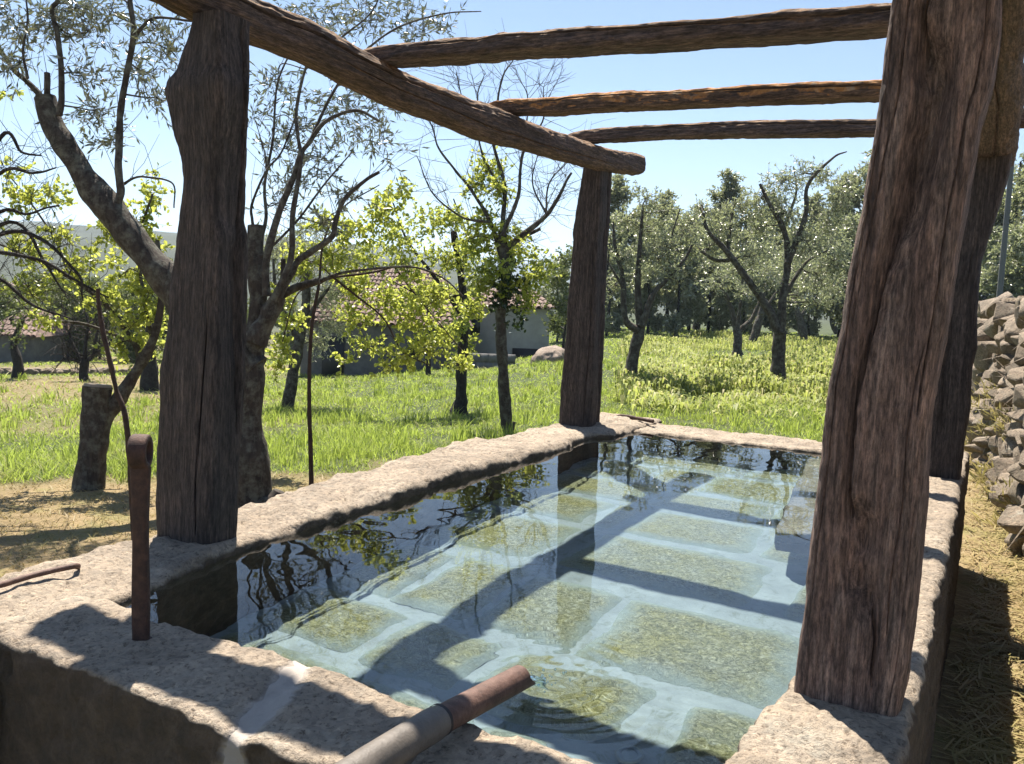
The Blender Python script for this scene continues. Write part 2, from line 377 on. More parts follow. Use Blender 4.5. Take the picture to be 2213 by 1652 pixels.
def warp_left(V):
    y = V[:, 1]; t = np.clip((V[:, 0] + 2.5) / 0.37, 0, 1)
    outer = np.interp(y, [1.0, 1.3, 2.4, 3.3, 4.3, 5.2, 6.0], [-2.50, -2.45, -2.52, -2.60, -2.68, -2.62, -2.55])
    inner = np.interp(y, [1.0, 1.4, 1.75, 2.0, 2.9, 3.4, 4.6, 4.75, 5.0, 5.15, 6.0], [-2.02, -2.02, -2.10, -2.15, -2.17, -2.20, -2.17, -2.22, -2.22, -2.12, -2.08])
    V = V.copy(); V[:, 0] = outer * (1 - t) + inner * t + (V[:, 0] - np.clip(V[:, 0], -2.5, -2.13))
    V[:, 2] += sstep(0.5, 0.75, V[:, 2]) * (0.012 + 0.010 * np.sin(y * 2.1 + 0.6) + 0.008 * fbm(V * 2.2, 3, 77)); return V
def warp_front(V):
    V = V.copy(); x = V[:, 0]
    d = np.abs((x - CEM_A[0]) * (CEM_B[1] - CEM_A[1]) - (V[:, 1] - CEM_A[1]) * (CEM_B[0] - CEM_A[0])) / np.linalg.norm(CEM_B - CEM_A)
    V[:, 2] -= sstep(0.6, 0.74, V[:, 2]) * (0.014 * np.exp(-(d / 0.045) ** 2) * sstep(1.40, 1.2, V[:, 1]) + 0.005 * np.exp(-(d / 0.05) ** 2))
    V[:, 1] += 0.018 * np.sin(x * 3.1) * sstep(1.25, 1.4, V[:, 1]); return V
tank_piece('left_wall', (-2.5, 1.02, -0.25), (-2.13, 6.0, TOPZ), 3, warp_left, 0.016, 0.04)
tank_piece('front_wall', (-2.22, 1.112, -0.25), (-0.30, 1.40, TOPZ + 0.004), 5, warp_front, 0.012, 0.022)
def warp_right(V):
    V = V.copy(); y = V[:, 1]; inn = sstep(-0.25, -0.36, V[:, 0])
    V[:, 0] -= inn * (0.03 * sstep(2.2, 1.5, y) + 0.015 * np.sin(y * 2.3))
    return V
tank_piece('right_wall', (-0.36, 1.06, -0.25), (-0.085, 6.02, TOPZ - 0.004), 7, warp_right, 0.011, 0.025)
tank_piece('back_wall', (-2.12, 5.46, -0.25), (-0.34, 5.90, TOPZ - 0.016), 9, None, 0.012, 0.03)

# underwater: pale mortar bed with algae-covered slabs set in it
m, nt, b = new_mat('pale_mortar'); g = gcoords(nt)
c = ramp(nt, noise(nt, g, 7, 7, 0.7), [(0.3, (0.46, 0.49, 0.48)), (0.6, (0.61, 0.65, 0.64)), (0.8, (0.73, 0.77, 0.76))])
c = mix(nt, ramp(nt, noise(nt, g, 11, 8, 0.8, 1.0), [(0.52, (0, 0, 0)), (0.66, (0.75,) * 3)]), c, (0.24, 0.26, 0.16))
nt.links.new(c, b.inputs['Base Color']); b.inputs['Roughness'].default_value = 0.8; bump(nt, b, noise(nt, g, 30, 5, 0.6), 0.4, 0.01); M_MORT = m
m, nt, b = new_mat('algae_slab'); g = gcoords(nt); gs = gcoords(nt, (1, 1, 1))
oi = nt.nodes.new('ShaderNodeObjectInfo')
n1 = noise(nt, g, 40, 7, 0.85, 2.2); n2 = noise(nt, g, 5, 6, 0.65); n3 = voro(nt, gs, 75, 'F1', 1)
c = ramp(nt, n1, [(0.38, (0.14, 0.14, 0.04)), (0.46, (0.42, 0.38, 0.14)), (0.54, (0.70, 0.60, 0.26)), (0.62, (1.0, 0.92, 0.58))])
c = mix(nt, ramp(nt, n2, [(0.35, (0, 0, 0)), (0.7, (0.8,) * 3)]), c, mix(nt, 1.0, ramp(nt, n1, [(0.38, (0.22, 0.23, 0.17)), (0.5, (0.54, 0.54, 0.44)), (0.62, (0.95, 0.95, 0.85))]), (1.0, 1.0, 1.0), 'MULTIPLY'))
c = mix(nt, 0.45, c, ramp(nt, n3, [(0.0, (0.55,) * 3), (0.5, (1.05,) * 3), (1.0, (1.6, 1.55, 1.4))]), 'MULTIPLY')
ed = nt.nodes.new('ShaderNodeAttribute'); ed.attribute_name = 'edge'
silt = ramp(nt, math_n(nt, 'ADD', ed.outputs['Fac'], math_n(nt, 'MULTIPLY', math_n(nt, 'SUBTRACT', noise(nt, g, 12, 6, 0.75), 0.5), 0.55)), [(0.66, (0, 0, 0)), (1.0, (0.9,) * 3)])
c = mix(nt, silt, c, (0.70, 0.78, 0.72))
nt.links.new(c, b.inputs['Base Color']); b.inputs['Roughness'].default_value = 0.9; bump(nt, b, n1, 0.9, 0.02); M_SLAB = m
xs = np.linspace(-2.3, -0.25, 90); ys = np.linspace(1.3, 5.6, 170); X_, Y_ = np.meshgrid(xs, ys, indexing='ij')
P = np.stack([X_, Y_, 0 * X_], -1)
o = obj('mortar_floor', np.stack([X_, Y_, FLOORZ - 0.012 + 0.006 * fbm(P * 5, 3, 41)], -1), grid_faces(90, 170), M_MORT); keep(o, tank); o.cycles.is_caustics_receiver = True
def slab(poly, seed):
    """irregular flat stone, rounded outline, slightly domed"""
    P = np.array(poly, float); c0 = P.mean(0); n = 56; k = 9
    Q = np.concatenate([P, P[:1]]); L = np.concatenate([[0], np.cumsum(np.linalg.norm(np.diff(Q, axis=0), axis=1))])
    t = np.linspace(0, L[-1], n, endpoint=False); out = np.stack([np.interp(t, L, Q[:, 0]), np.interp(t, L, Q[:, 1])], 1)
    out = 0.25 * np.roll(out, 1, 0) + 0.5 * out + 0.25 * np.roll(out, -1, 0)
    out = out + 0.013 * np.stack([fbm(np.c_[out * 7, np.full(n, seed)], 3, seed), fbm(np.c_[out * 7, np.full(n, seed + 3.3)], 3, seed + 1)], 1)
    rad = np.linspace(0, 1, k)[1:] ** 0.8; V = [np.r_[c0, FLOORZ + 0.012]]
    for q in rad:
        z = FLOORZ + 0.013 - 0.03 * q ** 8 + 0.005 * fbm(np.c_[(c0 + (out - c0) * q) * 9, np.zeros(n)], 3, seed)
        V += list(np.c_[c0 + (out - c0) * q, z])
    i = np.arange(n); j = np.roll(i, -1); T = [np.stack([0 * i, 1 + i, 1 + j], 1)]
    for a in range(k - 2):
        o1 = 1 + a * n; o2 = o1 + n; T += [np.stack([o1 + i, o2 + i, o2 + j], 1), np.stack([o1 + i, o2 + j, o1 + j], 1)]
    o = obj('floor_slab', np.array(V), np.concatenate(T), M_SLAB); keep(o, tank)
    ea = o.data.attributes.new('edge', 'FLOAT', 'POINT'); ea.data.foreach_set('value', np.concatenate([[0], np.repeat(rad, n)]).astype(np.float32)); o.cycles.is_caustics_receiver = True
rows = [  # y0, y1, joints in x
    (1.42, 1.95, [-2.12, -1.62, -1.16, -0.92, -0.40]), (2.01, 2.36, [-2.14, -1.68, -1.30, -0.78, -0.68, -0.38]),
    (2.42, 2.95, [-2.16, -1.85, -1.52, -1.13, -0.42]), (3.06, 3.58, [-2.17, -1.60, -1.52, -0.70, -0.60, -0.40]),
    (3.64, 4.07, [-2.18, -1.62, -1.48, -0.84, -0.56, -0.40]), (4.13, 4.50, [-2.18, -1.55, -0.92, -0.40]),
    (4.55, 5.02, [-2.18, -1.72, -1.40, -0.80, -0.40]), (5.06, 5.44, [-2.15, -1.30, -0.40])]
rs = np.random.default_rng(11); sd = 100
for y0, y1, js in rows:
    for a, c in zip(js[:-1], js[1:]):
        if c - a < 0.13: continue
        gp = rs.uniform(0.008, 0.026); w = lambda s=0.016: rs.uniform(-s, s)
        poly = [(a + gp + w(), y0 + w()), ((a + c) / 2, y0 + w()), (c - gp + w(), y0 + w()), (c - gp + w(), (y0 + y1) / 2 + w()), (c - gp + w(), y1 + w()), ((a + c) / 2, y1 + w()), (a + gp + w(), y1 + w()), (a + gp + w(), (y0 + y1) / 2)]
        sd += 1; slab(poly, sd)
# sloping granite scrubbing ledge that dips under the water along the right side
V, Q = round_box((-0.95, 3.55, 0.30), (-0.33, 5.50, 0.66), 0.03, 0.02, 0.008, 6, 61)
V[:, 2] += np.where(V[:, 2] > 0.5, (V[:, 0] + 0.36) * 0.16 + 0.005, 0); V[:, 0] += 0.22 * (V[:, 1] - 5.5) / 1.95 * -1 * sstep(-0.5, -0.95, V[:, 0]) 
o = obj('scrubbing_ledge', V, Q, M_RIM); keep(o, tank); o.cycles.is_caustics_receiver = True
o['label'] = 'pinkish granite ledge just below the water surface'
# drain fitting on the floor
sp = Soup(); dc = np.array([-0.74, 2.0, FLOORZ + 0.02]); a = np.linspace(0, 2 * math.pi, 33)
tube(sp, np.c_[dc[0] + 0.028 * np.cos(a), dc[1] + 0.028 * np.sin(a), np.full(33, dc[2])], 0.009, 8, False)
tube(sp, [dc + (0, 0, -0.02), dc + (0, 0, 0.002)], 0.022, 16)
sp.obj('drain_ring', plain_mat('wet_stone_ring', (0.5, 0.55, 0.55), 0.5), tank)

# the water itself: a rippled refracting surface
nx, ny = 220, 460
xs = np.linspace(-2.255, -0.29, nx); ys = np.linspace(1.34, 5.66, ny); X_, Y_ = np.meshgrid(xs, ys, indexing='ij'); Zw = 0 * X_
rng = np.random.default_rng(4)
for i in range(26):
    a = rng.normal(1.2, 0.9); lam = rng.uniform(0.10, 0.45); k = 6.283 / lam
    Zw += np.sin(k * (X_ * np.cos(a) + Y_ * np.sin(a)) + rng.uniform(0, 6.28)) / k * 0.0012
TIP = np.array([-0.838, 1.70])
dd = np.hypot(X_ - TIP[0], Y_ - TIP[1])
ang = np.arctan2(Y_ - TIP[1], X_ - TIP[0])
k = 6.283 / 0.045
Zw += 0.050 / k * np.sin(k * dd * (1 + 0.03 * np.sin(3 * ang))) * np.exp(-dd / 0.28) * sstep(0.0, 0.03, dd)
Zw += 0.0045 * fbm(np.stack([X_ * 38, Y_ * 38, 0 * X_], -1), 2, 51) * np.exp(-((X_ - TIP[0]) ** 2 + (Y_ - TIP[1] - 0.05) ** 2) / 0.10 ** 2)
# squiggly lapping by the left wall and the far edge
lap = sstep(-1.5, -2.15, X_) * sstep(4.5, 1.6, Y_)
for i in range(14):
    a = rng.uniform(0, 6.28); lam = rng.uniform(0.09, 0.20); k = 6.283 / lam
    Zw += lap * np.sin(k * (X_ * np.cos(a) + Y_ * np.sin(a)) + rng.uniform(0, 6.28)) / k * 0.0030
m, nt, b = new_mat('clear_water')
b.inputs['Base Color'].default_value = (0.71, 0.91, 1.0, 1); b.inputs['Transmission Weight'].default_value = 1.0; b.inputs['IOR'].default_value = 1.333; b.inputs['Roughness'].default_value = 0.0
M_WATER = m
wo = obj('water', np.stack([X_, Y_, WATERZ + Zw], -1).reshape(-1, 3), grid_faces(nx, ny), M_WATER, kind='structure')
wo.cycles.is_caustics_caster = True

# ------------------------------------------------------------------ the timber pergola: four posts, two long beams, cross beams
pergola = thing('timber_pergola', 'old pergola of dark hewn posts and bare beams standing over the water tank', 'pergola', None, (-1.3, 3.6, 0.75))
OR = ((0.12, 0.085, 0.06), (0.42, 0.22, 0.09), (0.60, 0.46, 0.33))
M_POST = wood_mat('weathered_post', 2, (0.125, 0.10, 0.092), (0.055, 0.043, 0.041), (0.20, 0.165, 0.152))
M_POSTF = wood_mat('weathered_post_red', 2, (0.24, 0.165, 0.138), (0.125, 0.082, 0.070), (0.40, 0.315, 0.27), None, 1.2)
M_BEAMY = wood_mat('weathered_beam_long', 1, (0.16, 0.112, 0.09), (0.07, 0.048, 0.042), (0.26, 0.19, 0.155), OR)
M_BEAMX = wood_mat('weathered_beam_cross', 0, (0.15, 0.115, 0.105), (0.065, 0.05, 0.047), (0.25, 0.195, 0.17), OR)
M_END = plain_mat('sawn_beam_end', (0.34, 0.27, 0.22), 0.9, 0.45, 30, 0, 0.8, 0.02)
def timber(name, C, A, B, mat, parent=None, expo=4.0, amp=0.008, stretch=None, seed=0, cracks=(), nring=168, capn=6):
    """hewn timber: rings round a centre line, boxy section, grain lumps, drying cracks"""
    C = np.asarray(C, float); A = np.asarray(A, float); B = np.asarray(B, float); n = len(C)
    t = np.linspace(0, 2 * math.pi, nring, endpoint=False); ct, st = np.cos(t), np.sin(t)
    e = 2.0 / expo; ca = np.sign(ct) * np.abs(ct) ** e; sa = np.sign(st) * np.abs(st) ** e
    off = A[:, None] * ca[None, :, None] + B[:, None] * sa[None, :, None]
    V = C[:, None] + off; Nn = off / np.maximum(np.linalg.norm(off, axis=2, keepdims=True), 1e-9)
    s3 = np.array(stretch if stretch is not None else (1, 1, 1), float)
    d = amp * 0.5 * fbm(V * 4 * s3, 2, seed) + amp * 0.45 * fbm(V * 34 * s3, 3, seed + 5) + amp * 0.35 * fbm(V * 55 * (0.4 + 0.6 * s3), 3, seed + 6)
    s = np.linspace(0, 1, n)
    for (a0, wd, dp, s0, s1, wob) in cracks:
        ac = a0 + wob * np.sin(s * 9 + a0 * 7) + wob * 0.6 * fbm(np.c_[s * 11, 0 * s, 0 * s + a0], 3, seed)
        da = np.abs((t[None] - ac[:, None] + math.pi) % (2 * math.pi) - math.pi)
        d = d - dp * np.exp(-(da / wd) ** 2) * (sstep(s0, s0 + 0.06, s) * (1 - sstep(s1 - 0.06, s1, s)))[:, None]
    V = V + Nn * d[..., None]
    sp = Soup(); sp.add(V.reshape(-1, 3), grid_faces(n, nring, True))
    for k, flip in ((0, True), (n - 1, False)):
        ring = V[k]; c0 = ring.mean(0); R_ = [ring] + [c0 + (ring - c0) * q for q in np.linspace(1, 0.05, capn)[1:]]
        W = np.array(R_); f = grid_faces(capn, nring, True); sp.add(W.reshape(-1, 3), f if flip else f[:, ::-1])
    me_v = np.concatenate(sp.V); me_f = np.concatenate(sp.T)
    key = np.round(me_v * 1e5).astype(np.int64); _, first, inv = np.unique(key, axis=0, return_index=True, return_inverse=True)
    o = obj(name, me_v[first], inv.ravel()[me_f], mat); o.data.set_sharp_from_angle(angle=math.radians(52))
    o.data.materials.append(M_END); nq = len(sp.T[0]); mi = np.zeros(len(o.data.polygons), np.int32); mi[nq:] = 1
    o.data.polygons.foreach_set('material_index', mi)
    if parent is not None: keep(o, parent)
    return o
def post(name, cxy, Lp, Rp, half_b, mat, seed, cracks, label, ground_pt, ang=0.0, expo=7.0, amp=0.006, n=150, nring=168):
    c = np.array(cxy, float); vd = c / np.linalg.norm(c); pd = np.array([vd[1], -vd[0]])     # across the line of sight
    Lp = np.array(sorted(Lp, key=lambda q: q[1])); Rp = np.array(sorted(Rp, key=lambda q: q[1]))
    ax = np.array([math.cos(ang), math.sin(ang)]); ay = np.array([-ax[1], ax[0]])
    y0 = min(Lp[0, 1], Rp[0, 1]); y1 = max(Lp[-1, 1], Rp[-1, 1]); C, A, B = [], [], []
    for py in np.linspace(y1, y0, n):
        q = []
        for O in (Lp, Rp):
            d = ray(np.interp(py, O[:, 1], O[:, 0]), py); k = c.dot(vd) / (d[:2].dot(vd)); q.append(d * k)
        mid = (q[0] + q[1]) / 2; w = np.linalg.norm(q[1][:2] - q[0][:2])
        a = max(0.03, (w / 2 - half_b * abs(pd.dot(ay))) / max(0.2, abs(pd.dot(ax))))
        C.append((mid[0], mid[1], mid[2] + CAMZ)); A.append((ax[0] * a, ax[1] * a, 0)); B.append((ay[0] * half_b, ay[1] * half_b, 0))
    o = timber(name, C, A, B, mat, None, expo, amp, (1, 1, 0.18), seed, cracks, nring)
    keep(o, pergola); o['label'] = label; return o
H_ = math.pi / 2
post('post', (-2.31, 1.97),
     [(410, 40), (408, 56), (394, 98), (373, 155), (352, 179), (346, 200), (353, 239), (366, 292), (381, 341), (387, 390), (381, 457), (373, 520), (358, 635), (353, 709), (343, 765), (337, 811), (336, 881), (332, 952), (325, 1089), (328, 1170)],
     [(548, 40), (548, 109), (547, 218), (541, 316), (538, 404), (536, 478), (543, 512), (541, 690), (535, 860), (525, 1000), (519, 1170)], 0.075, M_POST, 201,
     [(-H_ + 0.25, 0.03, 0.014, 0.0, 0.45, 0.07), (0.1, 0.05, 0.028, 0.2, 1.0, 0.06), (0.5, 0.04, 0.02, 0.0, 0.5, 0.05)],
     'thick dark post with a bulge near its top, beside the iron eye bar', None)
post('post', (-0.235, 1.99),
     [(1930, -60), (1925, 0), (1905, 130), (1885, 300), (1855, 470), (1830, 600), (1812, 720), (1790, 830), (1782, 900), (1775, 965), (1765, 1050), (1750, 1160), (1740, 1260), (1733, 1340), (1725, 1400), (1715, 1480), (1713, 1525)],
     [(2180, -60), (2172, 0), (2169, 105), (2151, 211), (2130, 281), (2119, 351), (2102, 422), (2077, 580), (2061, 688), (2042, 776), (2025, 881), (2019, 934), (2016, 1040), (2014, 1071), (2003, 1177), (1996, 1265), (1982, 1370), (1968, 1458), (1954, 1525)], 0.085, M_POSTF, 211,
     [(-H_ - 0.03, 0.024, 0.050, 0.22, 1.0, 0.035), (-H_ - 0.50, 0.020, 0.040, 0.15, 0.72, 0.03), (-H_ + 0.42, 0.034, 0.040, 0.40, 1.0, 0.05), (-H_ + 0.02, 0.016, 0.030, 0.03, 0.30, 0.05), (-H_ + 0.22, 0.013, 0.022, 0.1, 0.5, 0.06), (-H_ - 0.25, 0.013, 0.020, 0.5, 1.0, 0.05), (-H_ - 0.62, 0.016, 0.03, 0.6, 1.0, 0.03), (-H_ + 0.5, 0.014, 0.02, 0.0, 0.3, 0.05)],
     'big reddish brown cracked post nearest the camera, at the right of the tank', None, 0.0, 7.0, 0.0055, 210, 400)
post('post', (-2.46, 5.33),
     [(1262, 345), (1259, 366), (1249, 422), (1235, 503), (1237, 520), (1228, 618), (1221, 723), (1210, 829), (1205, 910), (1205, 926)],
     [(1327, 345), (1325, 380), (1321, 492), (1318, 512), (1314, 618), (1308, 758), (1302, 864), (1297, 926)], 0.10, M_POST, 221,
     [(0.05, 0.05, 0.02, 0.0, 1.0, 0.05), (-H_ + 0.3, 0.03, 0.015, 0.0, 0.7, 0.05)],
     'slim dark post at the far left corner of the tank, mirrored in the water', None)
post('post', (-0.17, 5.04),
     [(2096, 335), (2092, 380), (2078, 439), (2040, 565), (2030, 670), (2030, 751), (2018, 793), (2010, 881), (2000, 934), (1990, 1036)],
     [(2190, 335), (2188, 352), (2183, 380), (2165, 439), (2123, 565), (2113, 670), (2114, 751), (2102, 793), (2099, 881), (2088, 934), (2077, 1036)], 0.09, M_POST, 231,
     [(-H_, 0.03, 0.012, 0.1, 0.8, 0.06)], 'dark post at the far right corner, half hidden by the nearest post', None)
# long beam over the left posts
lo_ = np.array([(300, -30), (355, 14), (415, 49), (548, 109), (612, 116), (685, 158), (768, 197), (823, 228), (929, 263), (1034, 309), (1140, 327), (1263, 362), (1326, 376), (1382, 380)], float)
up_ = np.array([(500, -30), (562, 0), (604, 17), (650, 38), (703, 63), (768, 102), (841, 140), (911, 172), (999, 207), (1105, 246), (1175, 281), (1245, 299), (1316, 323), (1382, 332)], float)
BX = -2.36
lq = np.array([at_x(*p, BX - 0.04) for p in lo_]); uq = np.array([at_x(*p, BX + 0.03) for p in up_])
yy = np.linspace(1.05, 5.90, 150); zb = np.interp(yy, lq[:, 1], lq[:, 2]); zt = np.interp(yy, uq[:, 1], uq[:, 2])
ker = np.ones(9) / 9; zb = np.convolve(np.pad(zb, 4, 'edge'), ker, 'valid'); zt = np.convolve(np.pad(zt, 4, 'edge'), ker, 'valid')
zb = np.maximum(zb, 2.36); hh = np.clip((zt - zb) / 2, 0.075, 0.125)
C = np.c_[np.full(150, BX), yy, (zt + zb) / 2]
o = timber('long_beam', C, np.c_[hh * 0.95, 0 * hh, 0 * hh], np.c_[0 * hh, 0 * hh, hh], M_BEAMY, None, 2.7, 0.010, (1, 0.18, 1), 241,
           [(0.28, 0.05, 0.028, 0.0, 0.55, 0.10), (-0.3, 0.03, 0.012, 0.3, 0.9, 0.06)])
keep(o, pergola); o['label'] = 'round dark beam sloping along the left posts'
yy = np.linspace(1.0, 5.45, 140); C = np.c_[-0.115 + 0.008 * np.sin(yy * 3), yy, 2.50 + 0.012 * np.sin(yy * 2)]
hx = 0.135 + 0.006 * np.sin(yy * 5)
o = timber('long_beam', C, np.c_[hx, 0 * hx, 0 * hx], np.c_[0 * hx, 0 * hx, np.full(140, 0.10)], M_BEAMY, None, 3.5, 0.011, (1, 0.2, 1), 251, [(-H_ + 0.2, 0.05, 0.015, 0, 1, 0.08)])
keep(o, pergola); o['label'] = 'rough beam resting on the far right post, seen from below'
def cross(yc, up, lo, half, seed, mat, label, x0, x1=0.42):
    u = np.array([at_y(*p, yc - half) for p in up]); l = np.array([at_y(*p, yc + half) for p in lo])
    xx = np.linspace(x0, x1, 150); zt = np.interp(xx, u[:, 0], u[:, 2]); zb = np.interp(xx, l[:, 0], l[:, 2])
    ker = np.ones(5) / 5; zt = np.convolve(np.pad(zt, 2, 'edge'), ker, 'valid'); zb = np.convolve(np.pad(zb, 2, 'edge'), ker, 'valid')
    h = np.clip((zt - zb) / 2, 0.04, 0.2); taper = 1 - 0.35 * np.exp(-(xx - x0) / 0.05); h = h * taper
    C = np.c_[xx, np.full(150, yc) + 0.012 * np.sin(xx * 3 + seed), (zt + zb) / 2]
    o = timber('cross_beam', C, np.c_[0 * h, half * taper, 0 * h], np.c_[0 * h, 0 * h, h], mat, None, 4.2, 0.010, (0.22, 1, 1), seed, [(math.pi - 0.2, 0.06, 0.012, 0.1, 0.9, 0.1)])
    keep(o, pergola); o['label'] = label; return o
cross(2.96, [(771, 95), (887, 91), (988, 84), (1045, 86), (1069, 72), (1157, 70), (1185, 65), (1315, 54), (1451, 44), (1638, 21), (1691, 12), (1831, 5), (1919, 0)],
      [(880, 151), (964, 142), (1056, 135), (1175, 132), (1281, 128), (1451, 118), (1743, 102), (1909, 91)], 0.075, 261, M_BEAMX, 'thick cross beam, the uppermost and nearest of the three seen against the sky', -2.47)
M_BEAMO = wood_mat('lichened_beam_cross', 0, (0.17, 0.115, 0.085), (0.06, 0.04, 0.032), (0.28, 0.20, 0.15), ((0.22, 0.13, 0.07), (0.80, 0.34, 0.08), (0.80, 0.60, 0.38)), 1.0, 1.0, -0.05)
cross(4.05, [(1050, 221), (1056, 218), (1105, 211), (1193, 207), (1263, 197), (1351, 193), (1451, 193), (1655, 179), (1761, 174), (1894, 172)],
      [(1129, 253), (1210, 253), (1280, 248), (1451, 241), (1691, 232), (1887, 225)], 0.06, 271, M_BEAMO, 'middle cross beam crusted with orange lichen along its top', -2.50)
cross(5.15, [(1222, 290), (1252, 279), (1309, 274), (1451, 267), (1655, 258), (1880, 255)],
      [(1316, 313), (1451, 305), (1655, 300), (1873, 299)], 0.06, 281, M_BEAMX, 'thin dark cross beam farthest from the camera, lowest against the sky', -2.55)
# front cross beam, just above the picture; its shadow lies on the front rim
xx = np.linspace(-2.74, 0.42, 120); h = np.full(120, 0.085)
o = timber('cross_beam', np.c_[xx, np.full(120, 2.03), np.full(120, 2.70)], np.c_[0 * h, h * 0.85, 0 * h], np.c_[0 * h, 0 * h, h], M_BEAMX, None, 4.0, 0.010, (0.22, 1, 1), 291)
keep(o, pergola); o['label'] = 'cross beam over the two front posts above the picture edge'

# ------------------------------------------------------------------ small things on the rim
M_RUST = rust_mat('rusty_iron', (0.035, 0.02, 0.018), (0.10, 0.05, 0.038), (0.19, 0.095, 0.065))
M_RUSTR = rust_mat('rusty_pipe_iron', (0.09, 0.05, 0.038), (0.19, 0.105, 0.08), (0.29, 0.18, 0.14), 0.65)
M_PVC = plain_mat('grey_plastic_pipe', (0.19, 0.165, 0.14), 0.55, 0.35, 14, 0, 0.25)
def swept_box(sp, P, A, B, r=0.35):
    n = 20; t = np.linspace(0, 2 * math.pi, n, endpoint=False); e = 0.45
    ca = np.sign(np.cos(t)) * np.abs(np.cos(t)) ** e; sa = np.sign(np.sin(t)) * np.abs(np.sin(t)) ** e
    V = np.asarray(P)[:, None] + np.asarray(A)[:, None] * ca[None, :, None] + np.asarray(B)[:, None] * sa[None, :, None]
    sp.add(V.reshape(-1, 3), grid_faces(len(P), n, True))
    for k, fl in ((0, 1), (len(P) - 1, 0)):
        i = np.arange(n); f = np.stack([i, np.roll(i, -1), np.full(n, n)], 1); sp.add(np.concatenate([V[k], V[k].mean(0)[None]]), f[:, ::-1] if fl else f)
# iron bar with an eye, standing in the front rim
lb = np.array([-1.725, 1.289, 0.735]); bar = thing('iron_eye_bar', 'upright rusty flat iron bar ending in a round eye, set in the front rim', 'iron bar', None, lb)
ring_c = lb + np.array([-0.004, 0.004, 0.475]); sp = Soup(); n = 40
zz = np.linspace(0, 1, n)[:, None]; Pp = lb * (1 - zz) + (ring_c - (0, 0, 0.036)) * zz
ax_d = np.array([0.93, 0.36, 0.0]); ay_d = np.array([-0.36, 0.93, 0.0])
wv = 0.0195 + 0.002 * np.sin(zz * 7) + 0.004 * zz ** 3; tv = 0.0095 + 0.0015 * zz
swept_box(sp, Pp, ax_d * wv, ay_d * tv); sp.obj('shaft', M_RUST, bar)
sp = Soup(); ra = np.array([0.80, 0.60, 0.0]); rb = np.array([-0.60, 0.80, 0.0]); t = np.linspace(0, 2 * math.pi, 48)
# band forged into a loop: loop lies in the plane of rb and z, band width runs along ra
Pr = ring_c + 0.0285 * (np.cos(t)[:, None] * rb + np.sin(t)[:, None] * np.array([0, 0, 1.15]))
nr_ = np.cos(t)[:, None] * rb + np.sin(t)[:, None] * np.array([0, 0, 1.0])
swept_box(sp, Pr, np.repeat(ra[None] * 0.021, 48, 0), nr_ * 0.0085); sp.obj('eye', M_RUST, bar)
sp = Soup(); tube(sp, [lb + (0, 0, -0.01), lb + (0, 0, 0.016)], [0.034, 0.024], 14, True, 0.2, 3, 40); sp.obj('collar', M_RUST, bar)
# loose iron rod lying on the left corner
sp = Soup(); a = at_z(-60, 1282, 0.775); b2 = at_z(0, 1265, 0.772); c2 = at_z(90, 1239, 0.772); d2 = at_z(160, 1224, 0.775); e2 = at_z(168, 1226, 0.76)
tube(sp, curve([a, b2, c2, d2, e2], 40), 0.0085, 10, True, 0.15, 5, 60)
tag(sp.obj('iron_rod', M_RUSTR), 'thin rusty rod with a bent tip lying on the near left corner of the rim', 'iron rod', 'loose iron rods on the rim')
sp = Soup(); tube(sp, curve([at_z(1334, 901, 0.765), at_z(1345, 899, 0.772), at_z(1380, 905, 0.772), at_z(1412, 911, 0.770)], 30), 0.013, 10, True, 0.15, 6, 60)
tag(sp.obj('iron_rod', M_RUST), 'dark rod lying on the far left corner of the rim behind the slim post', 'iron rod', 'loose iron rods on the rim')
# water spout: rusty iron pipe pushed into a grey plastic pipe
spout = thing('water_spout', 'rusty iron pipe in a grey plastic pipe pouring water over the front rim', 'pipe', None, (-0.85, 1.25, 0.755))
pz = 0.800
Aq = at_z(700, 1720, pz + 0.01); Bq = at_z(800, 1650, pz + 0.010); Cq = at_z(950, 1558, pz); Dq = at_z(1130, 1462, pz - 0.028)
def open_pipe(sp, P, ro, ri, n, cutlen, axis_up):
    P = np.asarray(P, float); T, U, W = frames(P)
    # frame with one axis up, so that the mouth can be cut open on top
    Wt = np.cross(T, np.array([0, 0, 1.0])); Wt /= np.linalg.norm(Wt, axis=1, keepdims=True); Up = np.cross(Wt, T)
    a = np.linspace(0, 2 * math.pi, n, endpoint=False); L = len(P); V = []
    for R_ in (ro, ri):
        ring = Wt[:, None] * np.cos(a)[None, :, None] + Up[:, None] * np.sin(a)[None, :, None]
        Q = P[:, None] + ring * R_
        s = np.linspace(0, 1, L); ext = cutlen * np.clip(-np.sin(a) * 0.9 - 0.1, -0.25, 1.0)
        Q = Q + T[:, None] * (sstep(0.6, 1.0, s)[:, None] * ext[None])[..., None]
        V.append(Q)
    sp.add(V[0].reshape(-1, 3), grid_faces(L, n, True)); sp.add(V[1].reshape(-1, 3), grid_faces(L, n, True)[:, ::-1])
    i = np.arange(n); j = np.roll(i, -1)
    sp.add(np.concatenate([V[0][-1], V[1][-1]]), np.stack([i, n + i, n + j, j], 1))
sp = Soup(); open_pipe(sp, curve([Cq + (Cq - Dq) * 0.18, Cq, (Cq + Dq) / 2, Dq], 50), 0.0275, 0.0235, 40, 0.05, True); sp.obj('iron_pipe', M_RUSTR, spout)
sp = Soup(); Pg = curve([Aq + (0, -0.5, -0.25), Aq + (0, -0.1, -0.02), Aq, Bq, Cq], 50); s = np.linspace(0, 1, 50)
tube(sp, Pg, np.interp(s, [0, 0.8, 0.97, 1.0], [0.031, 0.0305, 0.0315, 0.029]), 32, True, 0.03, 8, 12); sp.obj('plastic_pipe', M_PVC, spout)
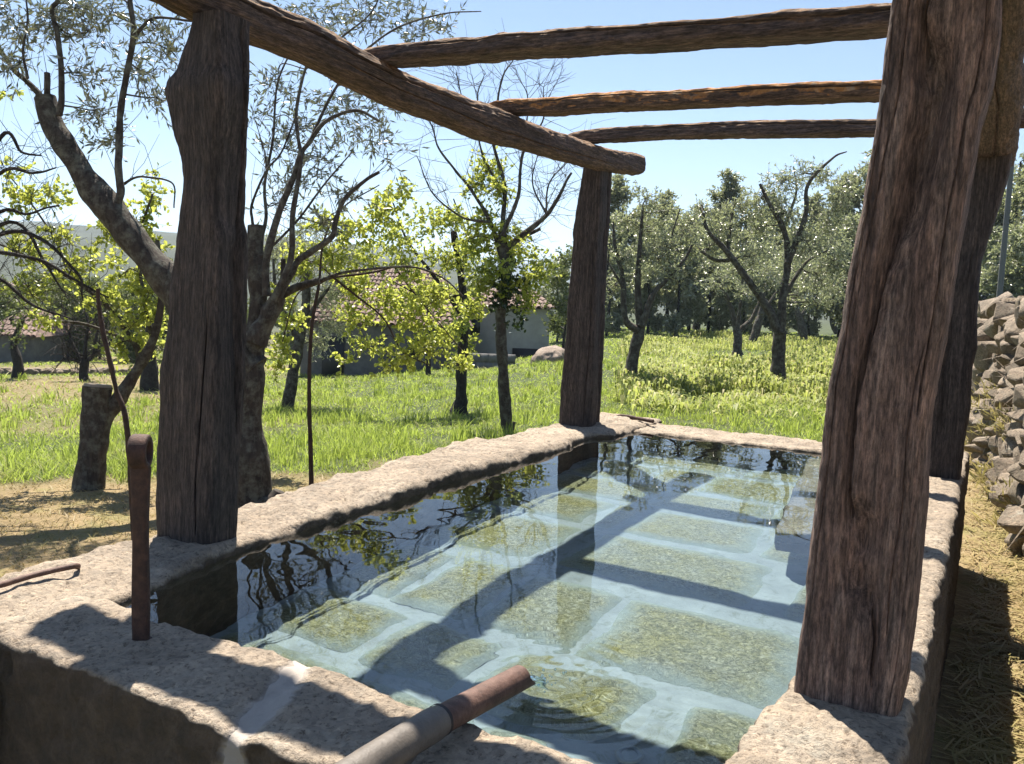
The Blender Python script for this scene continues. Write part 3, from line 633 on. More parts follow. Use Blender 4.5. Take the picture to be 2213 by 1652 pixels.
sp = Soup(); dv = (Cq - Bq) / np.linalg.norm(Cq - Bq); tube(sp, [Cq - dv * 0.004, Cq + dv * 0.004], 0.0305, 32, False, 0.06, 9, 50); sp.obj('joint_ring', plain_mat('black_sealant', (0.03, 0.025, 0.03), 0.6, 0.3), spout)
sp = Soup(); q = at_z(885, 1640, 0.76); tube(sp, [q + (0.01, -0.16, -0.02), q + (0, 0.0, 0.012)], [0.02, 0.016], 14, True, 0.1, 4, 30); sp.obj('wedge', M_PVC, spout)
# the trickle leaving the spout and the splash it makes
sp = Soup(); lip = Dq + (Dq - Cq) / np.linalg.norm(Dq - Cq) * 0.05
P_ = curve([lip + (0, -0.06, -0.012), lip + (0, -0.02, -0.016), lip + (0, 0.015, -0.024), lip + (0, 0.04, WATERZ - 0.02 - lip[2])], 24); ts = np.linspace(0, 1, 24)
Wd = 0.013 + 0.006 * ts; n_ = 24; th = np.linspace(0, 2 * math.pi, n_, endpoint=False); tp = 0.0045 + 0.002 * ts
Vv = P_[:, None] + np.stack([np.cos(th)[None] * Wd[:, None], 0 * Wd[:, None] * th[None], np.sin(th)[None] * tp[:, None]], -1)
Vv = Vv + 0.0012 * fbm(Vv * 90, 2, 5)[..., None]; sp.add(Vv.reshape(-1, 3), grid_faces(24, n_, True))
rs = np.random.default_rng(8)
for k in range(30):
    a = rs.uniform(0, 6.28); d = abs(rs.normal(0, 0.045)); c0 = np.array([lip[0] + d * math.cos(a), lip[1] + 0.05 + d * math.sin(a), WATERZ + rs.uniform(-0.001, 0.012)]); r0 = rs.uniform(0.0018, 0.0045)
    tube(sp, [c0 - (0, 0, r0), c0 - (0, 0, r0 * 0.5), c0 + (0, 0, r0 * 0.5), c0 + (0, 0, r0)], [r0 * 0.3, r0 * 0.9, r0 * 0.9, r0 * 0.3], 7)
o = sp.obj('splash', M_WATER); o['kind'] = 'stuff'

# ------------------------------------------------------------------ dry stone wall on the right
M_STONE = granite_mat('field_stone', (0.36, 0.29, 0.22), (0.16, 0.13, 0.10), (0.50, 0.41, 0.32), (0.24, 0.22, 0.16), 0.5, None, 60)
wall = thing('dry_stone_wall', 'rough dry stone wall of loose field stones at the right edge', 'stone wall', None, (0.5, 9.0, 0.0)); wall['kind'] = 'thing'
rs = np.random.default_rng(23); stone_meshes = []
for k in range(14):
    bm = bmesh.new()
    for q in range(22):
        v = rs.normal(size=3); v /= np.abs(v).max() ** 0.75 * np.linalg.norm(v) ** 0.25; bm.verts.new(tuple(v * rs.uniform(0.75, 1.0) * 0.5))
    r_ = bmesh.ops.convex_hull(bm, input=bm.verts); bmesh.ops.delete(bm, geom=[g_ for g_ in r_['geom_interior'] if isinstance(g_, bmesh.types.BMVert)], context='VERTS')
    bmesh.ops.bevel(bm, geom=list(bm.edges), offset=0.03, segments=1, affect='EDGES')
    me = bpy.data.meshes.new('stone'); bm.to_mesh(me); bm.free(); me.materials.append(M_STONE); stone_meshes.append(me)
WL = [(0.58, 3.5), (0.29, 6.77), (0.15, 8.77), (0.03, 9.99), (-0.10, 11.06), (-0.20, 12.2), (-0.4, 14.5), (-0.9, 18.5)]
WLy = np.array([p[1] for p in WL]); WLx = np.array([p[0] for p in WL])
def place_stone(me, c, s, e, parent=wall, name='stone'):
    o = bpy.data.objects.new(name, me); COL.objects.link(o); o.location = tuple(c); o.scale = tuple(s); o.rotation_euler = tuple(e); keep(o, parent); return o
WTOP = 1.70; y = 3.7; count = 0
while y < 18:
    big = 6.2 < y < 10.5; step = 0.26 if big else 0.45 if y <= 6.2 else 0.6
    z = 0.0; row = 0
    while z < WTOP - 0.16:
        hgt = rs.uniform(0.11, 0.24) * (1 if big else 1.6); x0 = float(np.interp(y, WLy, WLx)) + 0.10 * z
        w = rs.uniform(0.9, 1.5) * step
        place_stone(stone_meshes[rs.integers(14)], (x0 + rs.uniform(-0.05, 0.09) + 0.05 * (row == 0), y + rs.uniform(-0.11, 0.11) + (row % 2) * step * 0.5, z + hgt * 0.5),
                    (rs.uniform(0.26, 0.42), w * 1.15, hgt * 1.3), (rs.uniform(-.22, .22), rs.uniform(-.2, .2), rs.uniform(-.45, .45))); count += 1
        z += hgt * 0.93; row += 1
    y += step * 1.05
for k in range(30):      # end face of the wall
    hgt = rs.uniform(0.22, 0.34); place_stone(stone_meshes[rs.integers(14)], (0.72 + 0.24 * (k % 3) + rs.uniform(-.04, .04), 3.55 + rs.uniform(-.05, .05), 0.08 + 0.165 * (k // 3)), (rs.uniform(.28, .38), rs.uniform(.3, .4), hgt), (rs.uniform(-.3, .3), rs.uniform(-.3, .3), rs.uniform(-.5, .5))); count += 1
y = 3.4
Vc, Qc = round_box((-.5, -.5, -.5), (.5, .5, .5), 0.2, 0.10, 0.07, 2.0, 88); CAP = np_mesh('cap_stone', Vc, Qc, M_STONE, False)
while y < 18:
    L = rs.uniform(0.55, 0.95); x0 = float(np.interp(y, WLy, WLx)) + 0.10 * WTOP
    place_stone(CAP, (x0 + 0.22, y + L / 2, WTOP - 0.01 + rs.uniform(-0.012, 0.012)), (rs.uniform(0.6, 0.72), L * 0.98, rs.uniform(0.2, 0.26)), (rs.uniform(-.03, .03), rs.uniform(-.03, .03) + math.pi * rs.integers(2), rs.uniform(-.08, .08)), wall, 'cap_stone'); y += L
sp = Soup(); yy = np.linspace(3.6, 18.3, 60); xi = np.interp(yy, WLy, WLx)
Vv = np.stack([np.c_[xi + 0.10 + 0.10 * z, yy, np.full(60, z)] for z in (-0.2, 0.5, 1.1, 1.62)] + [np.c_[xi + 0.8, yy, np.full(60, z)] for z in (1.62, -0.2)], 1)
sp.add(Vv.reshape(-1, 3), grid_faces(60, 6)[:, ::-1]); sp.add(Vv[0], [(0, 1, 4, 5), (1, 2, 3, 4)]); sp.add(Vv[-1], [(5, 4, 1, 0), (4, 3, 2, 1)]); sp.obj('rubble_core', plain_mat('rubble_fill', (0.10, 0.085, 0.065), 0.95, 0.5, 20, 0, 0.8, 0.05), wall)
M_WEED = leaf_mat('wall_weed_leaf', [(0.20, 0.21, 0.06), (0.34, 0.30, 0.12), (0.48, 0.38, 0.19), (0.55, 0.44, 0.24)], (0.45, 0.40, 0.14), 0.5, 0.35)
rg = np.random.default_rng(31)
for k in range(16):
    yk = rg.uniform(6.9, 11.5); xk = float(np.interp(yk, WLy, WLx)) - 0.10; zk = abs(rg.normal(0, 0.35)) if k < 11 else rg.uniform(0.5, 1.3); nl = 60; xk += 0.1 * zk
    c = np.array([xk, yk, zk]); dd = rg.normal(size=(nl, 3)) * [0.7, 0.7, 0.5] + [-0.4, -0.2, 0.7]; dd /= np.linalg.norm(dd, axis=1, keepdims=True); ln = rg.uniform(.05, .16, nl)[:, None]
    sd_ = np.cross(dd, rg.normal(size=(nl, 3))); sd_ /= np.linalg.norm(sd_, axis=1, keepdims=True); w_ = rg.uniform(.003, .009, nl)[:, None]; p0 = c + rg.normal(size=(nl, 3)) * .05
    Vw = np.stack([p0, p0 + dd * ln * .5 + sd_ * w_, p0 + dd * ln, p0 + dd * ln * .5 - sd_ * w_], 1).reshape(-1, 3)
    o = obj('wall_weed', Vw, (np.arange(nl) * 4)[:, None] + [0, 1, 2, 3], M_WEED, None, False); tag(o, 'straggly weed rooted among the stones of the dry wall', 'weed', 'weeds on the dry stone wall')

# ------------------------------------------------------------------ trees
M_OLIVE = leaf_mat('olive_leaf', [(0.05, 0.06, 0.045), (0.10, 0.115, 0.08), (0.17, 0.185, 0.14), (0.27, 0.28, 0.23)], (0.15, 0.18, 0.08), 0.24, 0.2, 0.9, (0.30, 0.32, 0.28))
M_OAK = leaf_mat('evergreen_leaf', [(0.08, 0.095, 0.055), (0.15, 0.17, 0.10), (0.23, 0.245, 0.16), (0.36, 0.355, 0.27)], (0.36, 0.41, 0.20), 0.3, 0.4, 0.9, (0.33, 0.335, 0.26))
M_LIME = leaf_mat('young_leaf', [(0.12, 0.19, 0.02), (0.22, 0.29, 0.03), (0.32, 0.37, 0.06), (0.42, 0.42, 0.12)], (0.60, 0.66, 0.13), 0.36, 0.48, 0.7)
M_IVY = leaf_mat('ivy_leaf', [(0.012, 0.028, 0.012), (0.025, 0.05, 0.018), (0.045, 0.075, 0.025)], (0.06, 0.12, 0.02), 0.35, 0.15, 0.5)
M_GOLD = leaf_mat('golden_blossom', [(0.30, 0.24, 0.07), (0.38, 0.30, 0.09), (0.26, 0.26, 0.06)], (0.45, 0.36, 0.08), 0.5, 0.4)
M_EUC = leaf_mat('eucalyptus_leaf', [(0.075, 0.09, 0.06), (0.13, 0.15, 0.10), (0.21, 0.22, 0.14), (0.29, 0.27, 0.17)], (0.34, 0.38, 0.18), 0.35, 0.42, 0.6)
M_BUSH = leaf_mat('pale_bush_leaf', [(0.07, 0.10, 0.03), (0.12, 0.16, 0.05), (0.17, 0.20, 0.08), (0.20, 0.20, 0.10)], (0.24, 0.30, 0.08), 0.5, 0.35)
M_BARKO = bark_mat('lichened_bark', (0.105, 0.085, 0.070), (0.030, 0.024, 0.021), (0.24, 0.25, 0.20), 0.8)
M_BARKD = bark_mat('dark_bark', (0.060, 0.048, 0.042), (0.016, 0.013, 0.012), (0.15, 0.16, 0.14), 0.35)
M_BARKB = bark_mat('smooth_brown_bark', (0.13, 0.075, 0.055), (0.05, 0.03, 0.025), (0.17, 0.12, 0.09), 0.3)
M_CUT = plain_mat('sawn_wood', (0.50, 0.42, 0.34), 0.8, 0.15, 30)

def unit(v): return v / np.maximum(np.linalg.norm(v, axis=-1, keepdims=True), 1e-9)
def leaf_mesh(P, D, Ln, Wd, rng, broad=False, fold=0.25):
    """one folded blade per point: P base, D direction"""
    n = len(P); r = unit(rng.normal(size=(n, 3))); S = unit(np.cross(D, r)); Nn = np.cross(S, D)
    L = Ln[:, None]; W = Wd[:, None] * 0.5; up = Nn * W * fold
    if broad:
        V = np.stack([P, P + D * L * .30 + S * W * .92 + up, P + D * L * .68 + S * W * .80 + up, P + D * L, P + D * L * .68 - S * W * .80 + up, P + D * L * .30 - S * W * .92 + up], 1)
        b = (np.arange(n) * 6)[:, None]
        Fq = np.concatenate([b + [0, 1, 2, 3], b + [0, 3, 4, 5]])
    else:
        V = np.stack([P, P + D * L * .45 + S * W + up, P + D * L, P + D * L * .45 - S * W + up], 1)
        b = (np.arange(n) * 4)[:, None]; Fq = b + [0, 1, 2, 3]
    return V.reshape(-1, 3), Fq
def prisms(sp, A, B, ra, rb):
    n = len(A); d = unit(B - A); u = unit(np.cross(d, np.array([0.3, 0.5, 0.81]))); w = np.cross(d, u); V = []
    for P, r in ((A, ra), (B, rb)):
        for k in range(3):
            a = k * 2.0944; V.append(P + (u * math.cos(a) + w * math.sin(a)) * np.asarray(r).reshape(-1, 1))
    V = np.stack(V, 1).reshape(-1, 3); b = (np.arange(n) * 6)[:, None]
    sp.add(V, np.concatenate([b + [0, 1, 4, 3], b + [1, 2, 5, 4], b + [2, 0, 3, 5]]))
class Tree:
    def __init__(self, seed): self.rng = np.random.default_rng(seed); self.w = Soup(); self.tw = Soup(); self.leaves = {}; self.pts = []; self.rad = []; self.seed = seed
    def limb(self, pts, r0, r1, n=None, sides=10, rough=0.18, wob=0.0, freq=9):
        P = curve(pts, n or max(8, len(pts) * 7))
        if wob: P = P + wob * np.stack([fbm(P * 2.2, 2, self.seed + k) for k in range(3)], 1) * np.linspace(0, 1, len(P))[:, None]
        s = np.linspace(0, 1, len(P)); R = r0 + (r1 - r0) * s ** 0.85
        tube(self.w, P, R, sides, True, rough, self.seed, freq / max(r0 * 10, 0.6)); self.pts.append(P); self.rad.append(R); return P
    def nearest(self, c, below=True):
        A = np.concatenate(self.pts); R = np.concatenate(self.rad); d = np.linalg.norm(A - c, axis=1) + 0.6 * np.maximum(A[:, 2] - c[2], 0)
        k = int(np.argmin(d)); return A[k], R[k]
    def put(self, kind, V, Fq): self.leaves.setdefault(kind, Soup()).add(V, Fq)
    def spray(self, B, D, L, kind, per, ln, wd, broad=False, droop=0.25, twig=0.003, jit=0.5, fold=0.25):
        rng = self.rng; n = len(B); E = B + D * L[:, None]; E[:, 2] -= droop * L
        Mid = B + D * (L * .55)[:, None]; Mid[:, 2] -= droop * 0.25 * L
        if twig: prisms(self.tw, B, Mid, np.full(n, twig), np.full(n, twig * .75)); prisms(self.tw, Mid, E, np.full(n, twig * .75), np.full(n, twig * .4))
        t = rng.uniform(0.1, 1.0, (n, per)); t[:, 0] = 1.0
        Pp = np.where((t < .55)[..., None], B[:, None] + (Mid - B)[:, None] * (t / .55)[..., None], Mid[:, None] + (E - Mid)[:, None] * ((t - .55) / .45)[..., None]).reshape(-1, 3)
        Dd = unit(np.repeat(unit(E - B), per, 0) * 0.75 + rng.normal(size=(n * per, 3)) * jit + np.array([0, 0, -0.12]))
        l = ln * rng.uniform(0.65, 1.25, n * per); w = wd * rng.uniform(0.7, 1.2, n * per)
        self.put(kind, *leaf_mesh(Pp, Dd, l, w, rng, broad, fold))
    def clump(self, c, rad, kind, nspray, per, ln, wd, broad=False, slen=0.22, up=0.25, droop=0.2, connect=True, sub=4, br=0.012, twig=0.003, jit=0.5, shell=0.45):
        rng = self.rng; c = np.asarray(c, float); rad = np.asarray(rad, float)
        subs = c + unit(rng.normal(size=(sub, 3))) * rad * rng.uniform(0.35, 0.75, (sub, 1))
        if connect and self.pts:
            q, rq = self.nearest(c); mid = (q + c) / 2 + rng.normal(size=3) * np.linalg.norm(c - q) * 0.12 + np.array([0, 0, 0.05 * np.linalg.norm(c - q)])
            r0 = min(rq * 0.6, br); P = curve([q, mid, c], 12); tube(self.w, P, np.linspace(r0, r0 * 0.6, 12), 6, False, 0.1, self.seed)
            self.pts.append(P[4:]); self.rad.append(np.full(8, r0 * 0.6))
            for s_ in subs:
                P = curve([c, (c + s_) / 2 + rng.normal(size=3) * 0.1 * rad, s_], 7); tube(self.w, P, np.linspace(r0 * 0.55, r0 * 0.25, 7), 5, False)
        k = rng.integers(0, sub, nspray); anchor = subs[k]
        pos = c + unit(rng.normal(size=(nspray, 3))) * rad * rng.uniform(shell, 1.0, (nspray, 1)) ** 0.6
        pos = pos * 0.6 + (anchor + rng.normal(size=(nspray, 3)) * rad * 0.42) * 0.4
        D = unit(unit(pos - c) * 0.8 + rng.normal(size=(nspray, 3)) * 0.6 + np.array([0, 0, up]))
        L = slen * rng.uniform(0.5, 1.3, nspray)
        self.spray(pos - D * L[:, None] * 0.5, D, L, kind, per, ln, wd, broad, droop, twig, jit)
    def twigs(self, P0, n, length, spread, r=0.004, up=0.5, levels=2):
        """bare twigs"""
        rng = self.rng; P0 = np.asarray(P0); B = P0[rng.integers(0, len(P0), n)]; D = unit(rng.normal(size=(n, 3)) * spread + np.array([0, 0, up])); L = length * rng.uniform(.4, 1.2, n)
        for lv in range(levels):
            Mid = B + D * (L * .5)[:, None] + rng.normal(size=B.shape) * (L * .05)[:, None]; E = Mid + unit(D + rng.normal(size=D.shape) * .3) * (L * .5)[:, None]
            prisms(self.tw, B, Mid, np.full(len(B), r), np.full(len(B), r * .75)); prisms(self.tw, Mid, E, np.full(len(B), r * .75), np.full(len(B), r * .4))
            k = rng.integers(0, len(B), len(B) * 2); t = rng.uniform(.2, .95, len(k))[:, None]
            nb = np.where(t < .5, B[k] + (Mid - B)[k] * t * 2, Mid[k] + (E - Mid)[k] * (t * 2 - 1)); D = unit((E - B)[k] / np.maximum(L[k], 1e-6)[:, None] + rng.normal(size=(len(k), 3)) * .6 + np.array([0, 0, up * .3])); L = L[k] * rng.uniform(.3, .6, len(k)); B = nb; r *= .6
    def build(self, name, label, cat, base, bark, mats, group=None):
        t = thing(name, label, cat, group, base)
        self.w.obj('trunk', bark, t)
        if self.tw.n: self.tw.obj('twigs', bark, t, True, 'stuff')
        for kind, s in self.leaves.items(): s.obj(kind, mats[kind], t, False)
        return t
def ground_hit(px, py):
    d = ray(px, py); az = math.degrees(math.atan2(-d[0], d[1])); h = math.hypot(d[0], d[1])
    t = min(max((az - 19) / 25, 0), 1); left = t * t * (3 - 2 * t); k = 2.0
    for _ in range(6000):
        r = h * k; u = r - 6.0; f = 0.05 * left * max(0.5 * (u + math.sqrt(u * u + 4)) - 0.16, 0)
        if d[2] * k + CAMZ < -min(f, 8): break
        k *= 1.002
    p = d * k
    return np.array([p[0], p[1], float(ground_z(p[0], p[1]))]), k
def px_pts(lst, depth):
    return [at_d(q[0], q[1], depth + (q[2] if len(q) > 2 else 0.0)) for q in lst]
def px_clumps(T, lst, depth, kind, dens, per, ln, wd, **kw):
    for q in lst:
        dd = q[4] if len(q) > 4 else float(T.rng.uniform(-0.35, 0.35)) * depth * 0.08
        d = depth + dd; rx, rz = q[2] * d / F, q[3] * d / F
        n = max(4, int(dens * rx * rz * math.pi)); T.clump(at_d(q[0], q[1], d), (rx, rx, rz), kind, n, per, ln, wd, **kw)

# --- the old pruned olive right behind the left post
base, dep = ground_hit(560, 1092); T = Tree(301); D0 = dep
T.limb(px_pts([(556, 1120), (550, 1060), (540, 960), (540, 850), (546, 750), (560, 660), (553, 560), (552, 488)], D0), 0.155, 0.065, 40, 18, 0.28, 0.0, 5)
T.limb(px_pts([(560, 1118), (590, 1090), (604, 1062)], D0 - 0.05), 0.13, 0.05, 12, 12, 0.35)
T.limb(px_pts([(552, 800), (470, 720), (355, 598), (300, 530), (240, 452), (190, 390), (145, 322), (112, 262), (98, 212)], D0), 0.14, 0.085, 46, 16, 0.30, 0.0, 5)
T.limb(px_pts([(550, 740), (575, 690), (602, 640)], D0 - 0.1), 0.09, 0.055, 14, 12, 0.25)
sh = []
for pts, r0, r1 in [
    ([(250, 445), (261, 415), (256, 369), (258, 300), (260, 246), (271, 176), (288, 77), (281, 0), (284, -60)], .034, .018), ([(286, 85), (305, 62), (337, 39), (415, 46)], .02, .008),
    ([(128, 250), (133, 211), (132, 141), (123, 70), (112, 21), (126, 0), (140, -60)], .026, .014), ([(95, 225), (81, 200), (53, 172), (28, 151), (10, 120), (-30, 70)], .03, .012),
    ([(102, 215), (102, 158)], .024, .022), ([(268, 398), (290, 385), (316, 383), (373, 397), (376, 450)], .012, .006), ([(60, 170), (50, 110), (60, 40), (50, -40)], .012, .006),
    ([(576, 640), (576, 562), (604, 457), (633, 387), (650, 334), (668, 309), (703, 264), (768, 239), (820, 262)], .032, .010), ([(590, 650), (628, 560), (632, 470), (643, 400), (650, 340), (640, 250), (660, 150), (700, 60)], .026, .008),
    ([(550, 500), (545, 475), (545, 440), (576, 369), (608, 330), (640, 250)], .014, .006), ([(602, 640), (630, 590), (650, 560), (715, 515), (725, 480), (745, 430), (790, 390), (820, 372)], .032, .012),
    ([(598, 645), (640, 622), (690, 607)], .04, .026), ([(690, 607), (740, 590), (800, 582), (860, 577), (905, 580), (960, 603), (1000, 640)], .013, .006), ([(576, 369), (572, 330), (560, 290)], .008, .004),
    ([(568, 620), (562, 540), (575, 470), (572, 400), (590, 300), (600, 180), (640, 90)], .018, .006), ([(668, 309), (720, 200), (780, 120), (860, 60), (960, 30), (1040, 25)], .014, .004), ([(660, 150), (740, 80), (800, 30), (830, -30)], .010, .005),
    ([(560, 560), (640, 480), (700, 400), (760, 330)], .012, .005), ([(602, 640), (612, 600), (612, 560)], .03, .02)]:
    sh.append(T.limb(px_pts(pts, D0 + T.rng.uniform(-.25, .25)), r0, r1, None, 8, 0.12))
olk = dict(droop=0.18, slen=0.34, up=0.2, br=0.008, twig=0.0022, jit=0.42)
px_clumps(T, [(40, 50, 70, 60), (120, 30, 60, 50), (40, 140, 55, 50), (190, 70, 70, 60), (185, 160, 60, 45), (205, 240, 50, 50), (300, 150, 55, 60), (340, 60, 55, 50), (370, 110, 40, 40), (250, 300, 40, 40), (160, 20, 60, 40), (240, 20, 60, 40), (390, 20, 40, 30), (340, 210, 30, 40)], D0, 'crown', 200, 11, 0.070, 0.017, **olk)
px_clumps(T, [(600, 170, 55, 60), (640, 270, 70, 65), (720, 210, 75, 60), (780, 280, 65, 55), (700, 340, 65, 55), (600, 320, 50, 60), (810, 220, 60, 40), (745, 420, 55, 45), (650, 400, 50, 50), (830, 310, 45, 45), (560, 250, 30, 60), (700, 480, 50, 40), (600, 440, 40, 40)], D0 + .5, 'crown', 150, 11, 0.066, 0.016, **olk)
px_clumps(T, [(700, 40, 75, 40), (800, 45, 85, 45), (890, 55, 75, 38), (960, 42, 45, 28), (640, 15, 60, 25), (780, 5, 70, 25), (880, 10, 60, 25)], D0 + .7, 'crown', 170, 11, 0.066, 0.016, **olk)
T.twigs(np.concatenate(sh), 90, 0.5, 0.6, 0.003, 0.6, 1)
T.build('olive_tree', 'old pruned olive with lichened limb leaning left, behind the bulging post', 'olive tree', base, M_BARKO, {'crown': M_OLIVE}, 'olive trees')

# --- sawn stump with a living side branch, lime green leaves (left)
base, dep = ground_hit(190, 1060); T = Tree(311); D0 = dep
Ps = T.limb(px_pts([(188, 1075), (190, 1045), (200, 960), (206, 900), (212, 836)], D0), 0.125, 0.112, 26, 16, 0.18, 0, 6)
T.limb(px_pts([(214, 930), (245, 880), (272, 840), (303, 787), (330, 735), (350, 640), (340, 520)], D0 + .05), 0.075, 0.02, 28, 12, 0.2)
T.limb(px_pts([(303, 787), (290, 740), (230, 660), (150, 600), (70, 560), (-20, 520)], D0 + .3), 0.03, 0.008, 24, 8)
T.limb(px_pts([(330, 735), (310, 640), (300, 520), (330, 420)], D0 + .2), 0.022, 0.008, 20, 8)
T.limb(px_pts([(290, 740), (180, 700), (90, 690), (30, 640)], D0 + .5), 0.018, 0.006, 20, 8)
T.limb(px_pts([(150, 600), (120, 520), (60, 430), (20, 380)], D0 + .4), 0.012, 0.005, 16, 7)
lk = dict(broad=True, slen=0.20, up=0.15, droop=0.15, br=0.008, twig=0.002, jit=0.75)
LEFTL = [(40, 430, 55, 45), (110, 420, 50, 40), (60, 520, 55, 45), (190, 560, 50, 40), (210, 640, 45, 32), (270, 590, 55, 50), (300, 480, 45, 60), (330, 420, 35, 50), (290, 690, 55, 40), (312, 740, 38, 38), (262, 740, 36, 34), (60, 620, 50, 32), (100, 690, 45, 32), (322, 630, 36, 50), (150, 590, 50, 38), (20, 370, 32, 24), (335, 550, 36, 45), (15, 200, 22, 16), (230, 500, 45, 40), (130, 510, 40, 34), (250, 660, 40, 34), (340, 690, 20, 40)]
px_clumps(T, LEFTL, D0 + .25, 'crown', 240, 10, 0.046, 0.031, **lk)
t_ = T.build('regrown_stump', 'sawn off stump by the left post with a leafy lime green side branch', 'stump', base, M_BARKO, {'crown': M_LIME})
sp = Soup(); top = Ps[-1]; ax_ = unit(Ps[-1] - Ps[-3]); tube(sp, [top - ax_ * 0.012, top + ax_ * 0.02], [0.112, 0.105], 26, True, 0.08, 5, 8); sp.obj('cut_face', M_CUT, t_)
# --- bare branches reaching in from the left
T = Tree(317); D0 = 6.6; base = np.array([*at_d(-150, 900, D0)[:2], 0]); base[2] = ground_z(base[0], base[1])
T.limb([base + (0, 0, -0.1), at_d(-150, 700, D0), at_d(-120, 560, D0)], 0.11, 0.07, 16, 10)
bb = []
for pts in ([(-120, 560), (0, 460), (60, 468), (130, 460)], [(-120, 560), (-10, 545), (90, 560), (170, 610), (230, 650)], [(-130, 590), (20, 480), (100, 570), (140, 640)], [(-120, 560), (0, 380), (70, 378), (120, 370)], [(-130, 600), (0, 600), (80, 660), (150, 690)], [(-120, 560), (0, 300), (40, 330), (80, 340)], [(-120, 570), (20, 500), (90, 520), (160, 590), (180, 650)]):
    bb.append(T.limb(px_pts(pts, D0 + T.rng.uniform(-.4, .4)), 0.022, 0.006, 22, 7, 0.1, 0.06))
T.twigs(np.concatenate(bb), 190, 0.42, 0.8, 0.003, 0.1, 2)
T.build('bare_tree', 'leafless tree at the left edge sending dark thin branches into view', 'tree', base, M_BARKD, {})
# --- leaning stick and straight sapling
sp = Soup(); sb = at_d(292, 1090, 4.95); sb[2] = float(ground_z(sb[0], sb[1])) - .03
P = curve([sb, at_d(275, 930, 4.95), at_d(252, 845, 4.95), at_d(236, 775, 4.95), at_d(222, 715, 4.95), at_d(213, 655, 4.95), at_d(212, 625, 4.95)], 60); tube(sp, P, np.linspace(0.017, 0.012, 60), 9, True, 0.2, 4, 14)
tag(sp.obj('leaning_pole', M_BARKB), 'thin crooked brown pole leaning behind the iron eye bar', 'pole')
base, dep = ground_hit(673, 1056); T = Tree(321); D0 = dep
T.limb(px_pts([(673, 1062), (671, 960), (668, 860), (670, 760), (676, 690), (690, 612)], D0), 0.021, 0.014, 34, 10, 0.14, 0, 12)
T.limb(px_pts([(690, 612), (720, 600), (800, 590), (852, 577)], D0 + .3), 0.013, 0.009, 18, 8); T.limb(px_pts([(690, 612), (700, 520), (740, 450), (820, 400)], D0 + .3), 0.012, 0.005, 18, 8)
T.limb(px_pts([(720, 600), (770, 640), (830, 690), (870, 760), (930, 790)], D0 + .5), 0.012, 0.005, 20, 8); T.limb(px_pts([(690, 612), (640, 640), (610, 740)], D0 + .1), 0.009, 0.004, 14, 7)
T.limb(px_pts([(852, 577), (900, 640), (950, 700), (1000, 760)], D0 + .7), 0.009, 0.004, 16, 7)
MIDL = [(635, 690, 45, 28), (612, 745, 26, 45), (602, 795, 18, 26), (650, 560, 50, 45), (720, 555, 50, 45), (765, 500, 55, 45), (820, 465, 50, 45), (860, 415, 40, 34), (800, 755, 45, 26), (850, 785, 55, 22), (920, 755, 45, 36), (1000, 785, 34, 26), (765, 690, 45, 34), (830, 650, 50, 50), (900, 690, 50, 50), (765, 615, 50, 42), (950, 640, 50, 45), (880, 590, 50, 40), (700, 480, 40, 34), (620, 640, 30, 34), (960, 720, 36, 34), (880, 760, 40, 26), (740, 780, 24, 18)]
px_clumps(T, MIDL, D0 + .7, 'crown', 300, 10, 0.046, 0.031, **lk)
T.build('persimmon_sapling', 'slender straight sapling with wide lime green crown beside the olive trunk', 'tree', base, M_BARKB, {'crown': M_LIME}, 'lime green fruit trees')
# --- dark flared trunk in the meadow
base, dep = ground_hit(995, 893); T = Tree(331); D0 = dep
T.limb(px_pts([(994, 905), (996, 880), (997, 820), (1000, 740), (1004, 680), (995, 590), (980, 500)], D0), 0.115, 0.05, 30, 14, 0.22, 0, 6)
T.limb(px_pts([(994, 906), (994, 890), (996, 866)], D0), 0.185, 0.09, 10, 14, 0.3)
T.limb(px_pts([(1004, 690), (940, 600), (880, 520), (850, 440)], D0), 0.04, 0.012, 20, 8); T.limb(px_pts([(995, 600), (1010, 520), (980, 430)], D0), 0.03, 0.01, 16, 8); T.limb(px_pts([(1000, 640), (920, 640), (850, 610)], D0), 0.03, 0.01, 16, 8)
px_clumps(T, [(870, 520, 60, 55), (940, 475, 55, 45), (950, 555, 55, 45), (1000, 560, 45, 45), (995, 655, 45, 45), (985, 705, 34, 30), (800, 560, 45, 45), (930, 640, 45, 40), (830, 430, 35, 30), (880, 640, 45, 40), (980, 470, 35, 40), (995, 770, 30, 34), (1010, 740, 24, 30)], D0, 'crown', 200, 10, 0.052, 0.035, **lk)
T.build('persimmon_tree', 'dark trunk flaring at its foot in the meadow, lime green crown above', 'tree', base, M_BARKD, {'crown': M_LIME}, 'lime green fruit trees')
